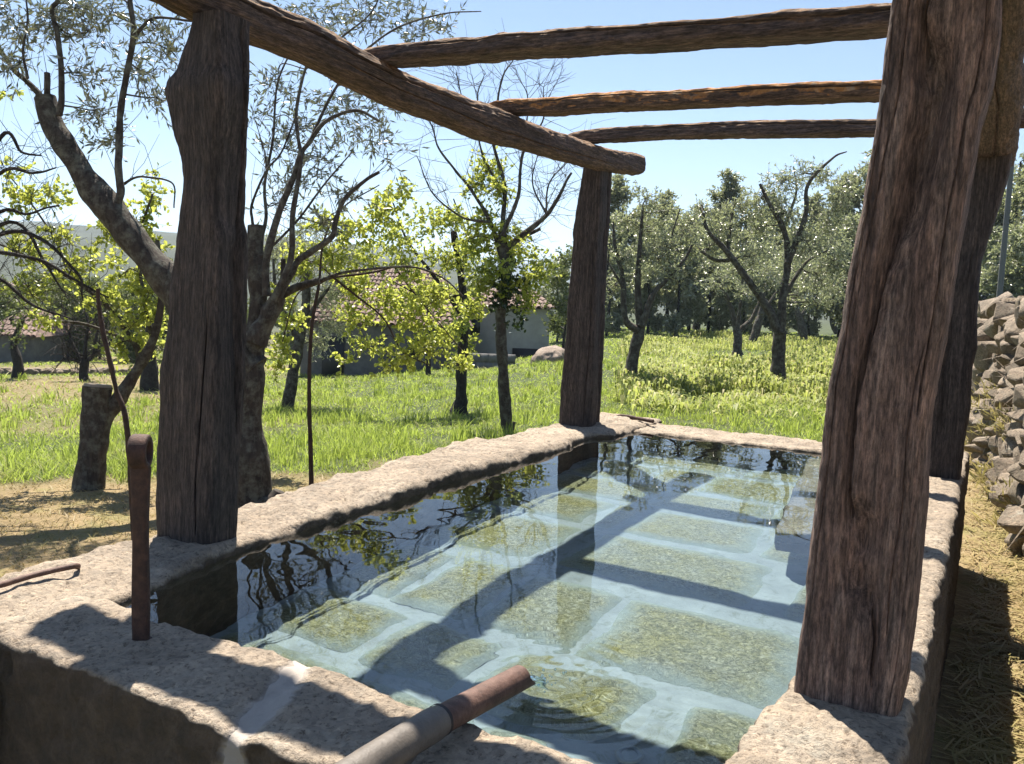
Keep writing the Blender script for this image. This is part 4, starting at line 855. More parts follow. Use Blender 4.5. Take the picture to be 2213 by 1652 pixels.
# --- pale trunk with ivy and bare upper branches
base, dep = ground_hit(1095, 938); T = Tree(341); D0 = dep
T.limb(px_pts([(1096, 952), (1094, 915), (1090, 850), (1086, 780), (1082, 715), (1085, 650), (1092, 580), (1085, 500)], D0), 0.082, 0.055, 36, 14, 0.20, 0, 9)
T.limb(px_pts([(1098, 945), (1108, 925), (1112, 912)], D0), 0.045, 0.025, 10, 10, 0.3)
bare = []
for pts, r0, r1 in [([(1085, 560), (1060, 480), (1010, 400), (960, 330), (930, 250)], .035, .008), ([(1085, 500), (1090, 400), (1065, 300), (1080, 180), (1100, 130)], .035, .006), ([(1090, 540), (1150, 492), (1180, 462), (1215, 410), (1240, 370)], .045, .014), ([(1180, 462), (1190, 400), (1230, 345)], .016, .006), ([(1085, 510), (1120, 420), (1130, 330), (1170, 260), (1180, 180)], .03, .005), ([(1060, 480), (1000, 470), (940, 420), (900, 340)], .02, .005), ([(1090, 420), (1040, 330), (1030, 220), (1040, 150)], .02, .004), ([(1085, 560), (1130, 520), (1170, 500)], .03, .02), ([(1065, 300), (1000, 230), (980, 160)], .014, .004), ([(1130, 330), (1140, 220), (1120, 150)], .012, .004), ([(1180, 462), (1150, 400), (1160, 330)], .014, .005)]:
    bare.append(T.limb(px_pts(pts, D0 + T.rng.uniform(-.4, .4)), r0, r1, None, 8, 0.15, 0.05))
T.twigs(np.concatenate(bare), 260, 0.62, 0.75, 0.0042, 0.55, 2)
px_clumps(T, [(1060, 365, 38, 42), (1082, 410, 45, 34), (1030, 400, 30, 34), (1110, 545, 62, 36), (1168, 570, 34, 34), (1080, 585, 55, 34), (1120, 620, 55, 34), (1040, 600, 45, 45), (1010, 520, 50, 45), (1040, 470, 40, 40), (1150, 600, 36, 34), (1095, 500, 40, 30), (1020, 660, 40, 34), (1140, 650, 30, 26)], D0, 'crown', 270, 10, 0.049, 0.033, **lk)
px_clumps(T, [(1090, 655, 34, 40), (1105, 610, 40, 34), (1075, 690, 22, 30), (1120, 690, 26, 26), (1090, 560, 30, 50)], D0, 'ivy', 190, 7, 0.05, 0.042, broad=True, slen=0.14, br=0.006, twig=0.0, jit=0.9)
T.build('ivy_clad_tree', 'pale trunk beside the tank with dark ivy collar and bare twigs above', 'tree', base, M_BARKO, {'crown': M_LIME, 'ivy': M_IVY})
# --- leaning lichened trunk beyond
base, dep = ground_hit(622, 888); T = Tree(351); D0 = dep
T.limb(px_pts([(618, 900), (626, 850), (640, 770), (652, 710), (662, 640), (660, 560)], D0), 0.125, 0.06, 26, 12, 0.22)
T.limb(px_pts([(652, 710), (690, 650), (730, 600)], D0), 0.05, 0.02, 14, 9); T.limb(px_pts([(645, 740), (600, 640), (590, 560)], D0), 0.05, 0.02, 14, 9)
px_clumps(T, [(700, 640, 60, 50), (725, 700, 45, 40), (640, 580, 60, 50), (700, 560, 60, 45), (600, 540, 50, 45), (740, 610, 45, 50), (660, 500, 50, 40), (690, 740, 34, 40), (760, 545, 40, 40)], D0 + .5, 'crown', 190, 12, 0.065, 0.020, slen=0.3, br=0.01, twig=0.003)
T.build('olive_tree', 'leaning lichen covered olive trunk in the meadow behind the straight sapling', 'olive tree', base, M_BARKO, {'crown': M_OAK}, 'olive trees')
# --- small post-like trunk near the house
base, dep = ground_hit(925, 812); T = Tree(353)
T.limb(px_pts([(925, 818), (926, 770), (930, 720), (925, 660)], dep), 0.085, 0.05, 14, 9)
px_clumps(T, [(925, 640, 40, 34), (950, 610, 36, 30)], dep, 'crown', 50, 9, 0.09, 0.05, broad=True, slen=0.3, br=0.015)
T.build('young_fruit_tree', 'small thin dark trunk standing in front of the house wall', 'tree', base, M_BARKD, {'crown': M_LIME}, 'lime green fruit trees')

# --- olives and cork oaks of the meadow on the right
def meadow_tree(seed, foot, trunk, limbs, clumps, label, dens=26, per=11, ln=0.055, wd=0.024, name='olive_tree', slen=0.30, r0=0.14, kind_mat=None, bark=None, group='olive trees'):
    base, dep = ground_hit(*foot); T = Tree(seed)
    T.limb(px_pts(trunk, dep), r0, r0 * 0.72, 22, 12, 0.22, 0, 6)
    for pts, a, b_ in limbs: T.limb(px_pts(pts, dep + T.rng.uniform(-.3, .3)), a, b_, None, 9, 0.18)
    s = dep / 14.0
    px_clumps(T, clumps, dep, 'crown', dens * 4.6 / s, per, ln * s ** 0.6, wd * s ** 0.6, slen=slen * s ** 0.5, br=0.02, twig=0.004, jit=0.6)
    return T.build(name, label, 'olive tree' if 'olive' in name else 'tree', base, bark or M_BARKO, {'crown': kind_mat or M_OAK}, group)
meadow_tree(361, (1364, 841), [(1362, 850), (1365, 800), (1372, 750), (1385, 705)], [([(1380, 715), (1352, 690), (1345, 600), (1330, 540), (1325, 480)], .08, .02), ([(1385, 710), (1378, 620), (1384, 520), (1390, 440)], .085, .02), ([(1387, 705), (1410, 640), (1445, 600), (1480, 560), (1495, 530)], .07, .02), ([(1345, 620), (1310, 560)], .03, .015), ([(1445, 600), (1450, 520), (1470, 450)], .03, .01)],
            [(1390, 500, 50, 40), (1430, 455, 50, 34), (1345, 560, 34, 45), (1355, 475, 40, 40), (1440, 530, 50, 40), (1380, 600, 34, 34), (1480, 490, 50, 45), (1400, 430, 36, 30), (1330, 620, 26, 34), (1450, 590, 36, 26), (1420, 560, 40, 34), (1490, 540, 34, 30)], 'forked olive just right of the slim far left post', 34)
meadow_tree(362, (1683, 838), [(1683, 846), (1682, 790), (1683, 750), (1686, 715)], [([(1682, 720), (1660, 668), (1612, 600), (1572, 545), (1530, 500), (1520, 462)], .10, .03), ([(1592, 560), (1545, 562), (1500, 530), (1480, 510)], .05, .015), ([(1686, 720), (1692, 640), (1702, 570), (1695, 500), (1662, 440), (1642, 398)], .10, .03), ([(1702, 570), (1740, 470), (1746, 400), (1800, 342), (1830, 328)], .07, .012), ([(1695, 640), (1740, 570), (1790, 540)], .05, .015), ([(1572, 545), (1580, 480), (1590, 430)], .04, .015), ([(1690, 500), (1720, 420), (1715, 360)], .04, .012)],
            [(1650, 430, 40, 50), (1695, 395, 50, 50), (1740, 372, 45, 34), (1560, 495, 50, 50), (1600, 450, 50, 40), (1622, 555, 50, 36), (1742, 520, 50, 50), (1785, 480, 50, 55), (1765, 590, 50, 45), (1802, 560, 40, 45), (1722, 640, 45, 26), (1822, 430, 36, 50), (1660, 610, 34, 22), (1530, 540, 40, 34), (1700, 460, 40, 40), (1640, 490, 36, 36), (1790, 380, 36, 26), (1520, 450, 36, 30), (1760, 650, 34, 24)], 'largest forked olive in the right meadow, one limb leaning far left', 36, r0=0.165)
meadow_tree(363, (1594, 773), [(1595, 778), (1594, 745), (1593, 715)], [([(1593, 718), (1578, 660), (1550, 600), (1540, 560)], .11, .03), ([(1594, 718), (1625, 690), (1645, 645), (1660, 610)], .11, .03), ([(1593, 718), (1600, 660), (1605, 600)], .08, .03)],
            [(1555, 610, 50, 34), (1620, 630, 45, 30), (1590, 580, 50, 36), (1655, 590, 45, 34), (1540, 570, 40, 30)], 'short forked olive standing left of the largest meadow olive', 30, r0=0.19)
meadow_tree(364, (1622, 755), [(1620, 760), (1632, 720), (1645, 680)], [([(1645, 680), (1650, 640), (1648, 590)], .13, .05), ([(1645, 680), (1680, 630), (1700, 590)], .08, .03)], [(1660, 580, 55, 36), (1700, 560, 50, 40), (1640, 540, 45, 36)], 'leaning dark trunk just behind the short forked olive', 28, r0=0.20)
meadow_tree(365, (1741, 748), [(1742, 752), (1736, 720), (1725, 680)], [([(1725, 680), (1712, 640), (1700, 600)], .12, .04), ([(1728, 690), (1760, 640), (1780, 600)], .08, .03)], [(1700, 600, 50, 36), (1760, 600, 55, 45), (1800, 620, 45, 45), (1730, 560, 55, 45), (1810, 540, 40, 50)], 'leaning trunk to the right of the largest meadow olive', 28, r0=0.20)
meadow_tree(366, (1503, 713), [(1502, 717), (1510, 690), (1522, 655)], [([(1522, 655), (1540, 630), (1560, 615)], .12, .05), ([(1515, 680), (1530, 668), (1548, 660)], .08, .03), ([(1522, 655), (1500, 630), (1470, 620)], .08, .03)], [(1500, 640, 45, 24), (1540, 625, 40, 22), (1470, 650, 30, 18), (1520, 610, 40, 20)], 'small tree with golden yellow spring leaves at the far meadow edge', 24, name='golden_tree', kind_mat=M_GOLD, r0=0.25, group='far meadow trees')
meadow_tree(367, (1810, 722), [(1812, 726), (1800, 700), (1795, 660)], [([(1795, 660), (1780, 620), (1790, 580)], .12, .05)], [(1790, 560, 55, 55), (1830, 600, 45, 55), (1770, 500, 55, 45), (1830, 520, 45, 45)], 'dim leaning trunk half hidden by the nearest post', 24, r0=0.22)

# ------------------------------------------------------------------ woods and bushes farther off
def copy_tree(t, loc, rz, sc_, label, group):
    r = t.copy(); COL.objects.link(r); r.location = tuple(float(q) for q in loc); r.rotation_euler = (0, 0, rz); r.scale = (sc_, sc_, sc_)
    r['label'] = label; r['group'] = group
    for ch in t.children:
        c = ch.copy(); COL.objects.link(c); c.parent = r
    return r
def tall_tree(seed, h, crown, kind_mat, name, label, cat, group, spread=0.16, nc=16, ln=0.16, wd=0.06, dens=26, low=0.35):
    T = Tree(seed); rng = T.rng
    P = T.limb([(0, 0, -0.3), (0.1, 0.05, h * .3), (-0.1, 0.1, h * .6), (0.05, 0, h * .93)], h * 0.017, h * 0.004, 24, 9, 0.12)
    for k in range(nc):
        f = low + (1 - low) * (k + rng.uniform(0, 1)) / nc; w = h * spread * (1.15 - 0.75 * abs(f - 0.55) / 0.5) ; a = rng.uniform(0, 6.28)
        c = np.array([math.cos(a) * w * rng.uniform(.3, 1), math.sin(a) * w * rng.uniform(.3, 1), h * f * rng.uniform(.93, 1.0)]); r = h * crown * rng.uniform(.7, 1.25)
        T.clump(c, (r, r, r * .8), 'crown', int(dens * rng.uniform(.7, 1.3)), 11, ln, wd, slen=h * 0.05, br=h * .005, twig=h * .0006, jit=0.6)
    return T.build(name, label, cat, (0, 0, 0), M_BARKD, {'crown': kind_mat}, group)
EL = 'dark eucalyptus among many in the dense wood closing the meadow'; EG = 'trees of the far wood'
e1 = tall_tree(401, 9.0, 0.085, M_EUC, 'eucalyptus_tree', EL, 'eucalyptus', EG, 0.17, 20, 0.20, 0.075, 60)
e2 = tall_tree(402, 8.0, 0.10, M_EUC, 'eucalyptus_tree', EL, 'eucalyptus', EG, 0.22, 22, 0.20, 0.08, 64, 0.2)
e3 = tall_tree(403, 6.0, 0.13, M_OAK, 'evergreen_oak', 'bushy evergreen oak at the foot of the dense wood', 'tree', EG, 0.30, 20, 0.18, 0.09, 70, 0.12)
rs = np.random.default_rng(77); used = {}
def put_tree(proto, px, depth, sc_, label=None, group=None):
    p = at_d(px, 700, depth); z = float(ground_z(p[0], p[1])) - 0.1; label = label or proto['label']; group = group or proto['group']
    if proto.name not in used:
        used[proto.name] = 1; proto.location = (float(p[0]), float(p[1]), z); proto.scale = (sc_,) * 3; proto['label'] = label; return proto
    return copy_tree(proto, (p[0], p[1], z), rs.uniform(0, 6.28), sc_, label, group)
for px, d, s_, e in [(1335, 50, 1.02, e1), (1385, 54, .98, e2), (1440, 52, .95, e1), (1490, 55, 1.0, e2), (1545, 52, 1.08, e1), (1590, 50, 1.0, e2), (1640, 56, 1.0, e1), (1700, 52, .95, e2), (1760, 54, 1.0, e1), (1815, 52, 1.1, e1), (1850, 50, 1.25, e2), (1900, 52, 1.3, e1), (1960, 55, 1.2, e2), (2040, 52, 1.2, e1), (2120, 50, 1.2, e2), (2175, 44, 1.15, e1), (2230, 40, 1.1, e2), (2290, 42, 1.2, e1), (1290, 55, .8, e2),
                     (1310, 44, 1.0, e3), (1400, 46, .95, e3), (1460, 44, 1.0, e3), (1530, 47, 1.0, e3), (1610, 45, 1.0, e3), (1680, 47, 1.0, e3), (1750, 44, 1.0, e3), (1830, 45, 1.1, e3), (1900, 44, 1.0, e3), (2140, 36, .9, e3), (2215, 34, .9, e3)]:
    put_tree(e, px, d, s_)
# trees behind and beside the house
for px, d, s_, lab in [(880, 46, .78, 'dark round headed tree rising behind the house roof'), (760, 44, .70, 'dark tree left of the house roof behind the saplings'), (1020, 50, .62, 'dark tree behind the right end of the house roof'), (1205, 40, .62, 'dark tree beyond the boulder left of the slim post'), (620, 46, .6, 'dark tree far behind the leaning olive trunk')]:
    copy_tree(e3, [*at_d(px, 700, d)[:2], float(ground_z(*at_d(px, 700, d)[:2]))], rs.uniform(0, 6.28), s_, lab, 'trees behind the house')
b1 = tall_tree(411, 3.2, 0.17, M_BUSH, 'field_bush', 'x', 'bush', 'pale bushes below the meadow', 0.34, 20, 0.10, 0.05, 60, 0.1)
b1['label'] = 'pale green bushy tree in the row beyond the low field wall'
BL = b1['label']
for px, d, s_ in [(40, 36, 1.0), (95, 40, 1.25), (150, 36, 1.1), (215, 39, 1.2), (270, 35, 1.0), (330, 38, 1.2), (385, 36, 1.1), (-30, 38, 1.2), (10, 60, 1.5), (120, 64, 1.6), (240, 62, 1.5), (340, 66, 1.7), (-90, 40, 1.2), (440, 50, 1.2), (560, 44, 1.0)]:
    put_tree(b1, px, d, s_, BL, 'pale bushes below the meadow')
# shrub right behind the boulder
base, dep = ground_hit(1215, 772); T = Tree(421)
T.limb([base, base + (0.05, 0, 0.8), base + (0.1, 0.1, 1.7)], 0.06, 0.02, 10, 8)
px_clumps(T, [(1205, 600, 34, 40), (1215, 660, 34, 40), (1200, 700, 28, 34), (1225, 560, 26, 30)], dep, 'crown', 110, 10, 0.09, 0.05, broad=True, slen=0.3, br=0.02)
T.build('green_shrub', 'fresh green shrub beside the slim far left post above the boulder', 'shrub', base, M_BARKD, {'crown': M_BUSH})
# dark twiggy small tree in the left field
base, dep = ground_hit(182, 826); T = Tree(423)
T.limb(px_pts([(182, 830), (181, 800), (183, 780)], dep), 0.13, 0.09, 10, 9); bb = []
for pts in ([(183, 785), (165, 760), (150, 720), (165, 690)], [(183, 785), (205, 765), (235, 745), (245, 720)], [(183, 780), (185, 740), (190, 700), (180, 660)], [(205, 765), (210, 720), (225, 690)], [(183, 785), (150, 775), (135, 765)]): bb.append(T.limb(px_pts(pts, dep), .06, .015, 14, 7, .15))
T.twigs(np.concatenate(bb), 120, 0.7, 0.8, 0.012, 0.4, 2)
T.build('pruned_vine_tree', 'dark gnarled bare tree in the left field beyond the stump', 'tree', base, M_BARKD, {})
base, dep = ground_hit(325, 846); T = Tree(424); T.limb(px_pts([(325, 850), (323, 800), (322, 760), (330, 690)], dep), 0.20, 0.12, 12, 10, .2)
px_clumps(T, [(330, 690, 40, 34), (345, 730, 30, 30)], dep, 'crown', 60, 9, 0.09, 0.05, broad=True, slen=0.3, br=0.03)
T.build('field_tree', 'stout dark trunk in the left field just left of the bulging post', 'tree', base, M_BARKD, {'crown': M_LIME})
base, dep = ground_hit(38, 820); T = Tree(425); T.limb(px_pts([(38, 824), (38, 780), (30, 740), (50, 690)], dep), 0.16, 0.06, 12, 9, .2)
px_clumps(T, [(20, 690, 50, 34), (70, 680, 45, 34), (40, 730, 40, 26)], dep, 'crown', 26, 9, 0.10, 0.055, broad=True, slen=0.35, br=0.03)
T.build('field_tree', 'slim dark trunk with fresh green crown at the far left of the field', 'tree', base, M_BARKD, {'crown': M_BUSH})

# ------------------------------------------------------------------ buildings
E_R = np.array([ROT[0, 0], ROT[1, 0], 0]); E_R /= np.linalg.norm(E_R); E_F = np.array([ROT[0, 2], ROT[1, 2], 0]); E_F /= np.linalg.norm(E_F)
M_TILE = plain_mat('clay_roof_tile', (0.27, 0.18, 0.145), 0.85, 0.45, 9, 0, 0.3)
M_PLAS = plain_mat('grey_render', (0.22, 0.215, 0.20), 0.9, 0.35, 3.0, 0, 0.4)
M_WHITE = plain_mat('old_whitewash', (0.62, 0.62, 0.58), 0.9, 0.18, 2.0, 0, 0.3)
M_DARK = plain_mat('dark_opening', (0.03, 0.03, 0.03), 0.5, 0.3, 5, 0, 0)
M_BLOCK = plain_mat('concrete_block', (0.27, 0.27, 0.265), 0.9, 0.2, 6, 0, 0.3)
def tiled_slope(sp, a, b_, c, d, cols, rws):
    """barrel tiles laid on the slope a-b (eave) to d-c (ridge)"""
    a, b_, c, d = [np.array(q, float) for q in (a, b_, c, d)]; nrm = unit(np.cross(b_ - a, d - a)); t = np.linspace(0, math.pi, 6)
    for i in range(rws):
        for j in range(cols):
            u0, u1 = j / cols, (j + 1) / cols; v0, v1 = i / rws, (i + 1.25) / rws
            pt = lambda u, v: (a * (1 - u) + b_ * u) * (1 - v) + (d * (1 - u) + c * u) * v
            p0, p1, q0, q1 = pt(u0, v0), pt(u1, v0), pt(u0, v1), pt(u1, v1); w = np.linalg.norm(p1 - p0) / 2
            lo = [(p0 + p1) / 2 - (p1 - p0) / 2 * math.cos(x) + nrm * (w * 0.75 * math.sin(x) + 0.035) for x in t]
            hi = [(q0 + q1) / 2 - (q1 - q0) / 2 * math.cos(x) * 0.85 + nrm * (w * 0.6 * math.sin(x) + 0.005) for x in t]
            sp.add(np.array(lo + hi), grid_faces(2, 6))
def hip_house(name, label, cat, px0, px1, depth, z_eave, z_ridge, back, base_z, cols, rws, wallm, group=None, hip=0.9, openings=(), rot=0.0):
    c0 = at_d((px0 + px1) / 2, 700, depth); wid = (px1 - px0) * depth / F; o = np.array([c0[0], c0[1], 0.0]); ca, sa = math.cos(rot), math.sin(rot)
    er = E_R * ca + E_F * sa; ef = -E_R * sa + E_F * ca
    P = lambda u, v, z: o + er * u + ef * v + np.array([0, 0, z]); h = wid / 2; t = thing(name, label, cat, group, P(0, back / 2, base_z))
    sp = Soup(); wb = [P(-h, 0, base_z), P(h, 0, base_z), P(h, back, base_z), P(-h, back, base_z)]; wt = [q + np.array([0, 0, z_eave - base_z]) for q in wb]
    sp.add(wb + wt, [(0, 1, 5, 4), (1, 2, 6, 5), (2, 3, 7, 6), (3, 0, 4, 7)]); sp.obj('wall', wallm, t, False)
    ov = 0.22; e = [P(-h - ov, -ov, z_eave), P(h + ov, -ov, z_eave), P(h + ov, back + ov, z_eave), P(-h - ov, back + ov, z_eave)]; r = [P(-h + hip, back / 2, z_ridge), P(h - hip, back / 2, z_ridge)]
    sp = Soup(); sp.add(e + r, [(0, 1, 5, 4), (2, 3, 4, 5)]); sp.add(np.array(e + r), [(1, 2, 5), (3, 0, 4)]); sp.obj('roof', M_TILE, t, False)
    if cols:
        sp = Soup(); tiled_slope(sp, e[0], e[1], r[1], r[0], cols, rws); q = sp.obj('roof_tiles', M_TILE, t); q['kind'] = 'stuff'
    for (u0, u1, z0, z1, nm, mt) in openings:
        sp = Soup(); box8 = [P(u, v, z) for u in (u0, u1) for v in (-0.03, 0.05) for z in (z0, z1)]
        sp.add(box8, [(0, 1, 3, 2), (4, 6, 7, 5), (0, 4, 5, 1), (2, 3, 7, 6), (0, 2, 6, 4), (1, 5, 7, 3)]); sp.obj(nm, mt, t, False)
    return t
gz = lambda px, d: float(ground_z(*at_d(px, 700, d)[:2]))
hip_house('farmhouse', 'low grey farmhouse with faded red tile roof behind the lime green saplings', 'house', 650, 1003, 27, 0.62, 2.45, 6.0, -1.6, 26, 13, M_PLAS, None, 1.1, [(0.9, 1.25, -0.3, 0.2, 'window', M_DARK), (-1.9, -1.2, -1.5, 0.2, 'door', M_DARK)])
hip_house('whitewashed_outbuilding', 'whitewashed outbuilding with a red tiled roof edge right of the farmhouse', 'house', 1006, 1188, 29.5, 1.28, 1.9, 4.5, -1.3, 14, 5, M_WHITE, None, 0.5, [(-1.25, -0.95, 0.3, 1.0, 'window', M_DARK), (0.2, 1.3, -1.2, -0.1, 'cart_opening', M_DARK)])
# block garden wall in front of the outbuilding
sp0 = thing('block_garden_wall', 'low grey concrete block wall in front of the whitewashed outbuilding', 'wall', None, at_d(1050, 770, 24.5)); sp0['kind'] = 'thing'
for i in range(7):
    for j in range(5):
        c = at_d(1050, 700, 24.5); c = np.array([c[0], c[1], 0]) + E_R * ((i - 3) * 0.255 + (j % 2) * 0.12); sp = Soup(); z0 = -1.25 + j * 0.25
        sp.add([c + E_R * u + E_F * v + np.array([0, 0, z0 + z]) for u in (-.125, .125) for v in (-.08, .08) for z in (0, .243)], [(0, 1, 3, 2), (4, 6, 7, 5), (0, 4, 5, 1), (2, 3, 7, 6), (0, 2, 6, 4), (1, 5, 7, 3)]); sp.obj('block', M_BLOCK, sp0, False)
hip_house('field_shed', 'small grey shed with a pinkish red roof at the left edge of the field', 'shed', -40, 72, 33, -0.55, 0.35, 4, -2.6, 12, 5, M_PLAS, None, 0.5)
HL = 'small red roofed village house on the far hillside at the left'
for px, py, r_, w_ in [(25, 585, 330, 9), (60, 563, 420, 12), (130, 575, 460, 16), (185, 596, 380, 10), (215, 605, 350, 9), (150, 603, 320, 8), (20, 622, 260, 8), (345, 600, 400, 12), (310, 585, 460, 12), (250, 590, 430, 10)]:
    d_ = ray(px, py); q = at_d(px, py, r_); zt = q[2]; z0 = min(float(ground_z(q[0], q[1])), zt - 4) - 1
    hw = w_ * F / r_ / 2
    hip_house('village_house', HL, 'house', px - hw, px + hw, r_, zt, zt + w_ * 0.22, w_ * 0.7, z0, 0, 0, M_WHITE, 'village houses on the far hillside', w_ * 0.2)
# low field wall at the left
lw = thing('low_field_wall', 'low dark stone wall along the lower edge of the left field', 'stone wall', None, at_d(100, 805, 28)); lw['kind'] = 'thing'
rs = np.random.default_rng(5)
for px in np.arange(-60, 330, 9.0):
    g_, k_ = ground_hit(px, 812 - 0.012 * px); place_stone(stone_meshes[rs.integers(14)], g_ + (0, 0, 0.08), (rs.uniform(.3, .5), rs.uniform(.3, .5), rs.uniform(.22, .36)), (0, 0, rs.uniform(0, 3)), lw)
# granite boulder
bp, bd = ground_hit(1182, 782); bm = bmesh.new(); bmesh.ops.create_icosphere(bm, subdivisions=5, radius=1.0)
for v in bm.verts: v.co = Vector((v.co.x * 0.37, v.co.y * 0.5, v.co.z * 0.26))
me = bpy.data.meshes.new('boulder'); bm.to_mesh(me); bm.free(); co = np.empty(len(me.vertices) * 3, np.float32); me.vertices.foreach_get('co', co); co = co.reshape(-1, 3); s_ = bd / 17.0
ca, sa = math.cos(0.52), math.sin(0.52); co = co * (1 + 0.22 * fbm(co * 2.2, 4, 71) + 0.05 * fbm(co * 9, 3, 72))[:, None]; co[:, 2] += 0.22 * co[:, 0]
co = np.c_[co[:, 0] * ca - co[:, 1] * sa, co[:, 0] * sa + co[:, 1] * ca, co[:, 2]] * 1.0 * s_; me.vertices.foreach_set('co', co.ravel()); me.shade_smooth()
me.materials.append(granite_mat('pale_boulder_granite', (0.50, 0.42, 0.36), (0.34, 0.27, 0.22), (0.62, 0.54, 0.47), (0.45, 0.33, 0.22), 0.4, None, 30))
o = link('boulder', me); o.location = tuple(bp + np.array([0, 0, 0.10])); tag(o, 'pale rounded granite boulder in the grass left of the slim far post', 'boulder')
# concrete pole behind the stone wall and the wire
sp = Soup(); d_ = 24.0; p0 = at_d(2160, 640, d_); p0[2] = -0.3; tube(sp, [p0, p0 + (0, 0, 9)], [0.085, 0.06], 12); tag(sp.obj('utility_pole', plain_mat('pole_concrete', (0.20, 0.21, 0.22), 0.8, 0.12, 3)), 'pale concrete utility pole beyond the stone wall at the right edge', 'utility pole')
sp = Soup(); tube(sp, curve([at_d(-120, -240, 6), at_d(183, 0, 8), at_d(358, 137, 10), at_d(640, 345, 17), at_d(900, 510, 34)], 60), 0.0035, 5); tag(sp.obj('overhead_wire', M_DARK), 'thin dark wire slanting down across the sky behind the olive shoots', 'wire')

# ------------------------------------------------------------------ grass, straw, bracken
def grass_mat(name, cols, trans, tm=0.35, patch=None):
    m = leaf_mat(name, cols, trans, 0.55, tm, 0.3); nt = m.node_tree; b = nt.nodes['Principled BSDF']
    if patch is not None:
        src = b.inputs['Base Color'].links[0].from_socket; n = noise(nt, gcoords(nt), 0.55, 5, 0.6)
        c = mix(nt, ramp(nt, n, [(0.50, (0, 0, 0)), (0.66, (0.75,) * 3)]), src, patch); nt.links.new(c, b.inputs['Base Color'])
    return m
M_GRASS = grass_mat('meadow_grass', [(0.13, 0.22, 0.03), (0.23, 0.32, 0.05), (0.35, 0.40, 0.10), (0.52, 0.48, 0.21)], (0.48, 0.62, 0.11), 0.45, (0.46, 0.38, 0.17))
M_STRAW = grass_mat('dry_cut_grass', [(0.48, 0.35, 0.16), (0.60, 0.46, 0.22), (0.42, 0.38, 0.13), (0.70, 0.56, 0.30)], (0.58, 0.45, 0.19), 0.3, (0.38, 0.37, 0.11))
M_FERN = grass_mat('bracken', [(0.20, 0.27, 0.05), (0.30, 0.36, 0.09), (0.42, 0.45, 0.15), (0.50, 0.44, 0.20)], (0.50, 0.58, 0.14), 0.40)
rng = np.random.default_rng(9)
def scatter(n, r0, r1, a0, a1, p=0.0):
    r = np.exp(rng.uniform(math.log(r0), math.log(r1), n)); a = np.radians(rng.uniform(a0, a1, n)); return -r * np.sin(a), r * np.cos(a), r
def blades(name, x, y, h, w, lean, mat, seg=1):
    n = len(x); z = ground_z(x, y); P = np.stack([x, y, z - 0.01], 1); a = rng.uniform(0, 6.28, n); S = np.stack([np.cos(a), np.sin(a), 0 * a], 1) * (w / 2)[:, None]
    b_ = rng.uniform(0, 6.28, n); Ld = np.stack([np.cos(b_), np.sin(b_), 0 * b_], 1) * (lean * h)[:, None]; T = P + Ld; T[:, 2] += h
    Mi = P + Ld * .3; Mi[:, 2] += h * .6
    V = np.stack([P - S, P + S, Mi + S * .8, T, Mi - S * .8], 1); i = (np.arange(n) * 5)[:, None]
    V = V.reshape(-1, 3); Fs = np.concatenate([i + [0, 1, 2], i + [0, 2, 4], i + [4, 2, 3]])
    return obj(name, V, Fs, mat, None, False, 'stuff')
def off_tank(x, y): return ~((x > -2.75) & (x < -0.02) & (y > 0.95) & (y < 6.08))
def off_wall(x, y): return x < np.interp(y, WLy, WLx) + 0.1
# long meadow grass
x, y, r = scatter(310000, 4.0, 60, -8, 72); k = off_tank(x, y) & off_wall(x, y) & (mow(x, y) < rng.uniform(0.15, 0.75, len(x))); x, y, r = x[k], y[k], r[k]
tall = 0.6 + 0.7 * sstep(-0.3, 0.5, fbm(np.stack([x * .7, y * .7, 0 * x], 1), 3, 91))
o = blades('meadow_grass', x, y, rng.uniform(0.03, 0.11, len(x)) * tall, np.maximum(0.005, r * 0.0010) * rng.uniform(.7, 1.4, len(x)), rng.uniform(0.3, 2.2, len(x)), M_GRASS)
# tufts along the cut edge and the tank
x, y, r = scatter(900, 4.5, 26, 2, 66); k = off_tank(x, y) & off_wall(x, y) & (mow(x, y) < 0.6); x, y, r = x[k], y[k], r[k]; m_ = 26
xx = (x[:, None] + rng.normal(size=(len(x), m_)) * .07).ravel(); yy = (y[:, None] + rng.normal(size=(len(x), m_)) * .07).ravel()
k = off_tank(xx, yy); xx, yy = xx[k], yy[k]
blades('grass_tufts', xx, yy, rng.uniform(.08, .22, len(xx)), np.maximum(.004, np.hypot(xx, yy) * .0012), rng.uniform(.1, .6, len(xx)), M_GRASS)
# cut, dry grass
x, y, r = scatter(150000, 2.6, 30, -14, 72); k = off_tank(x, y) & off_wall(x, y) & (mow(x, y) > rng.uniform(0.2, 0.8, len(x))); x, y, r = x[k], y[k], r[k]
blades('cut_grass', x, y, rng.uniform(0.012, 0.05, len(x)), np.maximum(.005, r * .0011), rng.uniform(.8, 3.0, len(x)), M_STRAW)
# loose straw litter between the tank and the wall
n = 5000; x = rng.uniform(-0.05, 0.6, n); y = np.exp(rng.uniform(math.log(1.8), math.log(12), n)); k = off_tank(x, y) & off_wall(x, y); x, y = x[k], y[k]; n = len(x)
a = rng.uniform(0, 6.28, n); L = rng.uniform(.05, .22, n); P0 = np.stack([x, y, ground_z(x, y) + rng.uniform(.004, .03, n)], 1); Dv = np.stack([np.cos(a), np.sin(a), rng.uniform(-.05, .15, n)], 1) * L[:, None]; Sv = np.stack([-np.sin(a), np.cos(a), 0 * a], 1) * (rng.uniform(.0012, .003, n) * (1 + y * .12))[:, None]
obj('straw_litter', np.stack([P0 - Sv, P0 + Sv, P0 + Dv + Sv, P0 + Dv - Sv], 1).reshape(-1, 3), (np.arange(n) * 4)[:, None] + [0, 1, 2, 3], M_STRAW, None, False, 'stuff')
